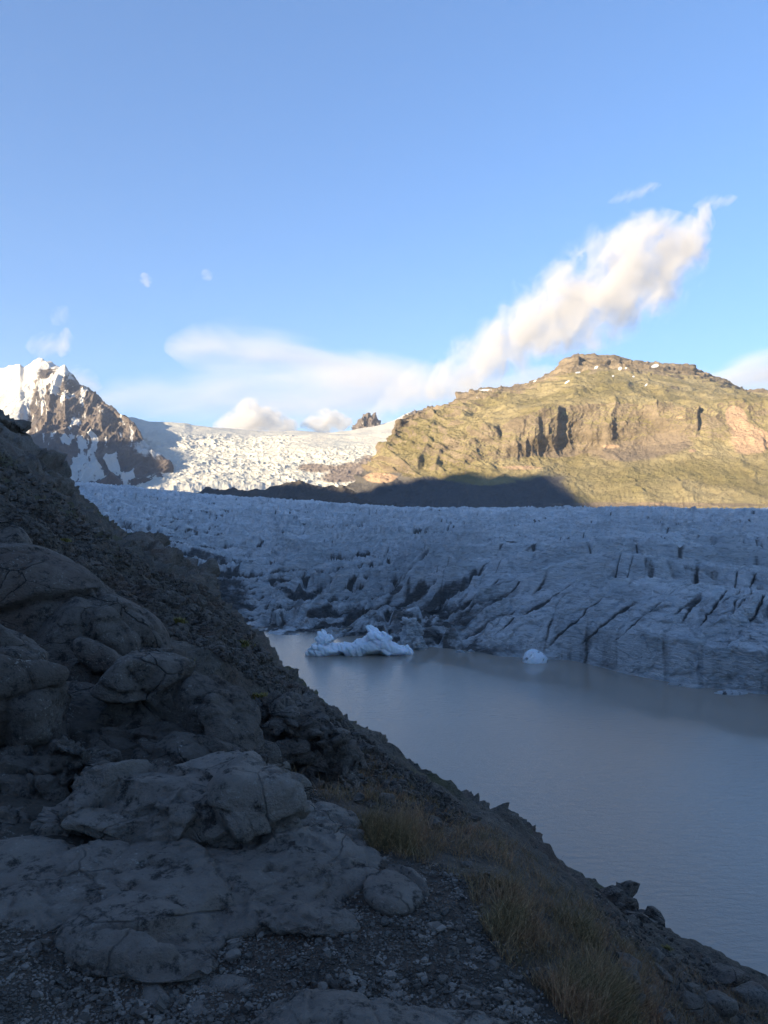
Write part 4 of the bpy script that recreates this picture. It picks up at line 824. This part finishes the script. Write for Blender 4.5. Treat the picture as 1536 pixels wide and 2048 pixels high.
outcrop('iceberg', 'large pale iceberg with slanting fins beside the glacier front', [(650, 1299, 219, 38, 4.5, 11, (0, 0, 0), 71), (648, 1276, 219, 18, 2.6, 16, (0, -12, 0), 72), (694, 1298, 219, 40, 4, 11, (0, 0, 0), 73), (738, 1292, 219, 54, 5, 22, (0, -14, 0), 74), (772, 1294, 219, 42, 4.5, 20, (0, 24, 0), 75), (752, 1272, 219, 9, 2.6, 30, (0, -38, 0), 76), (766, 1280, 219, 7, 2.4, 27, (0, -40, 0), 77), (782, 1284, 219, 5, 1.8, 26, (0, -36, 0), 78), (806, 1301, 219, 18, 2.6, 8, (0, 12, 0), 79)], .22, 21, MAT_BERG, crack=.25, cell=5, facet=.25, fine=.03, strat=1.5, tilt=(0, 52), small=.7, joint=.6, cat='iceberg')
outcrop('ice_pinnacle', 'blunt grey ice pinnacle at the waterline right of the large iceberg', [(822, 1276, 228, 22, 3, 38, (0, 10, 0), 81), (838, 1290, 227, 16, 2.4, 20, (0, 20, 0), 82)], .25, 22, MAT_GLACIER, crack=.3, cell=3, facet=.3, fine=.05, strat=1.4, tilt=(0, 60), small=.7, cat='ice pinnacle')
berg('iceberg', 'small white blue iceberg at the foot of the ice cliff', [(1045, 1317), (1052, 1304), (1061, 1298), (1072, 1300), (1083, 1304), (1090, 1311), (1094, 1318)], 207, 3.0, 6, amp=.5)
FG = 'small ice floes along the glacier foot'
for px, py, wd, lab in [(1117, 1316, 12, 'tiny floe right of the small white blue iceberg'), (920, 1303, 10, 'tiny floe under the broken ice front'), (942, 1302, 8, 'smallest floe beside the broken ice front'), (1347, 1367, 12, 'thin floe in a row at the glacier foot, the left one'), (1372, 1370, 14, 'thin floe in the middle of the row at the glacier foot'), (1392, 1372, 22, 'long flat floe at the right foot of the glacier'), (1462, 1384, 34, 'longest flat ice shelf in the water at the right edge')]:
    d = H * F / (py + 2 - CY); berg('ice_floe', lab, [(px - wd, py + 2), (px - wd * .6, py - 2), (px, py - 3.5), (px + wd * .6, py - 1.5), (px + wd, py + 2)], d, wd * d / F * .7, int(px), FG, 'ice floe', amp=.12, mat=MAT_GLACIER)


#@@CLOUDS
def cloud_material(name, L, W, dens, streak, amp, nscale, ang, soft, wob, thr_, aniso=.1):
    """density falls off round a spine along local x; W: [(u, half width in m)]; noise streaked at ang in the local x-z plane"""
    m = bpy.data.materials.new(name); m.use_nodes = True; t = m.node_tree; n = t.nodes; n.clear(); K = t.links.new
    out = n.new('ShaderNodeOutputMaterial'); pv = n.new('ShaderNodeVolumePrincipled'); K(pv.outputs[0], out.inputs['Volume'])
    pv.inputs['Color'].default_value = (.80, .78, .755, 1); pv.inputs['Anisotropy'].default_value = 0
    tc = n.new('ShaderNodeTexCoord'); sx = n.new('ShaderNodeSeparateXYZ'); K(tc.outputs['Object'], sx.inputs[0])
    def mt(op, a, b=None, c=None):
        q = n.new('ShaderNodeMath'); q.operation = op
        for k, v in enumerate((a, b, c)):
            if v is None: continue
            if isinstance(v, (int, float)): q.inputs[k].default_value = v
            else: K(v, q.inputs[k])
        return q.outputs[0]
    u = mt('DIVIDE', sx.outputs[0], L)
    fc = n.new('ShaderNodeFloatCurve'); cu = fc.mapping.curves[0]; wm = max(w_ for _, w_ in W)
    pts = [(u_, w_ / wm) for u_, w_ in W]
    cu.points[0].location = pts[0]; cu.points[1].location = pts[-1]
    for p in pts[1:-1]: cu.points.new(*p)
    fc.mapping.update(); K(u, fc.inputs['Value'])
    wd = mt('MULTIPLY', fc.outputs[0], wm)
    n2 = n.new('ShaderNodeTexNoise'); n2.inputs['Scale'].default_value = 1 / (nscale * 3.2); n2.inputs['Detail'].default_value = 2; K(tc.outputs['Object'], n2.inputs['Vector'])
    zz = mt('ADD', sx.outputs[2], mt('MULTIPLY', mt('SUBTRACT', n2.outputs[0], .5), wob * 2.2))
    r = mt('SQRT', mt('ADD', mt('POWER', mt('ABSOLUTE', zz), 2.0), mt('POWER', mt('ABSOLUTE', sx.outputs[1]), 2.0)))
    core = mt('SUBTRACT', 1.0, mt('DIVIDE', r, wd))
    mp = n.new('ShaderNodeMapping'); mp.vector_type = 'TEXTURE'; mp.inputs['Rotation'].default_value = (0, ang, 0); mp.inputs['Scale'].default_value = (nscale * streak, nscale, nscale)
    K(tc.outputs['Object'], mp.inputs[0])
    no = n.new('ShaderNodeTexNoise'); no.inputs['Scale'].default_value = 1.0; no.inputs['Detail'].default_value = 7; no.inputs['Roughness'].default_value = .62; no.inputs['Distortion'].default_value = .5
    K(mp.outputs[0], no.inputs['Vector'])
    x = mt('ADD', core, mt('MULTIPLY', mt('SUBTRACT', no.outputs[0], .5), amp))
    mr = n.new('ShaderNodeMapRange'); mr.interpolation_type = 'SMOOTHSTEP'; K(x, mr.inputs[0]); mr.inputs[1].default_value = thr_; mr.inputs[2].default_value = thr_ + soft
    edge = mt('MULTIPLY', mt('GREATER_THAN', core, 0.0), mt('MINIMUM', mt('MULTIPLY', core, 5.0), 1.0))
    K(mt('MULTIPLY', mt('MULTIPLY', mr.outputs[0], edge), dens), pv.inputs['Density'])
    return m
def cloud(name, p0, p1, W, d, od, label, streak=2.0, amp=1.6, nscale=None, ang=.6, soft=.45, group=None, wob=0, thr_=.12):
    """p0, p1: picture ends of the spine; W: [(u, half width px)]; d: distance; od: optical depth through the middle"""
    A, B = at(*p0, d), at(*p1, d); ax = B - A; L = ax.length; k = d / F
    Wm = [(u, w_ * k) for u, w_ in W]; wm = max(w_ for _, w_ in Wm)
    us = np.linspace(0, 1, 40); ws = np.maximum(np.interp(us, [a for a, _ in Wm], [b for _, b in Wm]), k * .5); ph = np.linspace(0, 2 * np.pi, 25)[:-1]
    V = []; rows_ = len(us)
    for u, w_ in zip(us, ws):
        for a in ph: V.append((u * L, math.cos(a) * w_, math.sin(a) * w_))
    Fc = []
    for i in range(rows_ - 1):
        for j in range(24): Fc.append((i * 24 + j, (i + 1) * 24 + j, (i + 1) * 24 + (j + 1) % 24, i * 24 + (j + 1) % 24))
    c0 = len(V); V.append((0, 0, 0)); V.append((L, 0, 0))
    for j in range(24): Fc.append((c0, j, (j + 1) % 24, (j + 1) % 24)); Fc.append((c0 + 1, (rows_ - 1) * 24 + (j + 1) % 24, (rows_ - 1) * 24 + j, (rows_ - 1) * 24 + j))
    me = bpy.data.meshes.new(name); me.from_pydata(V, [], [tuple(dict.fromkeys(f))[::-1] for f in Fc]); me.update()
    o = bpy.data.objects.new(name, me); COL.objects.link(o)
    x = ax.normalized(); y = Vector((0, 1, 0)); z = x.cross(y).normalized(); y = z.cross(x)
    o.matrix_world = Matrix.Translation(A) @ Matrix((x, y, z)).transposed().to_4x4()
    me.materials.append(cloud_material(name + '_vapour', L, Wm, od / (2 * wm * .6), streak, amp, nscale * k if nscale else wm * .5, ang, soft, wob * k, thr_))
    return tag(o, label, 'cloud', group, kind='thing')
cloud('cloud', (735, 834), (1418, 470), [(0, 14), (.05, 30), (.15, 54), (.28, 76), (.4, 94), (.55, 122), (.68, 134), (.8, 128), (.9, 98), (.96, 60), (1, 22)], 13500, 3.7, 'long bright slanting cloud rising above the turf mountain', streak=1.35, amp=3.2, nscale=50, ang=-.65, soft=.75, thr_=.20, wob=44)
cloud('cloud', (425, 852), (600, 850), [(0, 8), (.2, 34), (.45, 66), (.6, 60), (.8, 40), (1, 8)], 14000, 3.6, 'small puffy cloud with a grey base sitting behind the icefall rim', amp=3.4, nscale=30, streak=1.2, wob=16, soft=.6)
cloud('cloud', (600, 850), (705, 842), [(0, 6), (.3, 26), (.6, 34), (1, 6)], 14500, 2.4, 'little round cloud between the puffy cloud and the brown rock tower', amp=3.2, nscale=20, streak=1.2, wob=9, soft=.6)
WG = 'faint wisps of cloud in the blue sky'
for a_, b_, wd_, od_, lab in [((286, 545), (297, 575), 13, 1.1, 'tiny upright wisp of cloud, the left one of two over the snowy peak side'), ((406, 540), (422, 560), 13, .7, 'tiny wisp of cloud high in the middle left sky'),
        ((1215, 405), (1322, 368), 15, .7, 'thin flat wisp of cloud above the head of the slanting cloud'), ((1385, 412), (1475, 395), 16, .9, 'thin curved wisp trailing off the top end of the slanting cloud'), ((1262, 450), (1300, 428), 16, .5, 'very faint smudge of cloud left of the top of the slanting cloud'),
        ((1362, 520), (1416, 404), 30, 3.2, 'upright ragged plume reaching up from the top end of the slanting cloud'),
        ((105, 650), (135, 612), 18, .5, 'faint torn wisp of cloud high above the snowy peak'), ((50, 694), (140, 690), 28, 1.0, 'soft veil of cloud just over the top of the snowy peak'), ((122, 715), (134, 655), 17, 1.3, 'narrow upright plume of cloud over the snowy peak'),
        ((110, 748), (205, 775), 30, 1.5, 'grey scrap of cloud clinging behind the shoulder of the snowy peak')]:
    cloud('cloud', a_, b_, [(0, 2), (.25, wd_), (.7, wd_ * 1.1), (1, 3)], 14000 if a_[1] < 700 else 9000, od_ * .35, lab, amp=3.6, nscale=wd_ * .8, streak=2.6, wob=wd_ * .6, group=WG, soft=.8, ang=-.5)
# thin stratus veils low over the ice cap and beyond the turf mountain
cloud('cloud_veil', (150, 800), (960, 790), [(0, 20), (.15, 62), (.35, 95), (.6, 100), (.85, 75), (1, 20)], 16500, 1.5, 'wide thin veil of pale cloud low over the ice cap', amp=2.3, nscale=85, streak=4.5, ang=.0, soft=1.1, wob=20, thr_=.15)
cloud('cloud_veil', (330, 690), (900, 745), [(0, 14), (.12, 60), (.3, 75), (.6, 62), (1, 12)], 17500, 1.2, 'upper streaked veil of thin cloud above the ice cap', amp=3.0, nscale=70, streak=3.5, ang=.12, soft=1.1, wob=36)
cloud('cloud_veil', (1290, 795), (1700, 712), [(0, 14), (.3, 48), (.6, 64), (1, 20)], 12400, 2.2, 'pale sheet of cloud at the right edge behind the turf mountain', amp=2.0, nscale=60, streak=4.5, ang=-.05, soft=1.0, wob=15)
cloud('cloud_veil', (850, 790), (1180, 745), [(0, 10), (.5, 45), (1, 10)], 17000, 1.2, 'thin pale cloud between the slanting cloud and the turf mountain ridge', amp=2.0, nscale=60, streak=4.5, ang=-.0, soft=1.0, wob=10)
#@@HAZE
def build_haze():
    x0, x1, y0, y1, z0, z1 = -7800, 7800, -3200, 11800, -9, 2300
    V = [(x0, y0, z0), (x1, y0, z0), (x1, y1, z0), (x0, y1, z0), (x0, y0, z1), (x1, y0, z1), (x1, y1, z1), (x0, y1, z1)]
    Fc = [(0, 3, 2, 1), (4, 5, 6, 7), (0, 1, 5, 4), (1, 2, 6, 5), (2, 3, 7, 6), (3, 0, 4, 7)]
    m = bpy.data.materials.new('haze_air'); m.use_nodes = True; n = m.node_tree.nodes; n.clear()
    out = n.new('ShaderNodeOutputMaterial'); pv = n.new('ShaderNodeVolumePrincipled'); m.node_tree.links.new(pv.outputs[0], out.inputs['Volume'])
    pv.inputs['Color'].default_value = (.82, .90, 1, 1); pv.inputs['Density'].default_value = 2.4e-5; pv.inputs['Anisotropy'].default_value = .2
    tag(mesh_obj('haze', V, Fc, m, smooth=False), 'thin blue evening haze filling the valley', 'haze', kind='stuff')
build_haze()
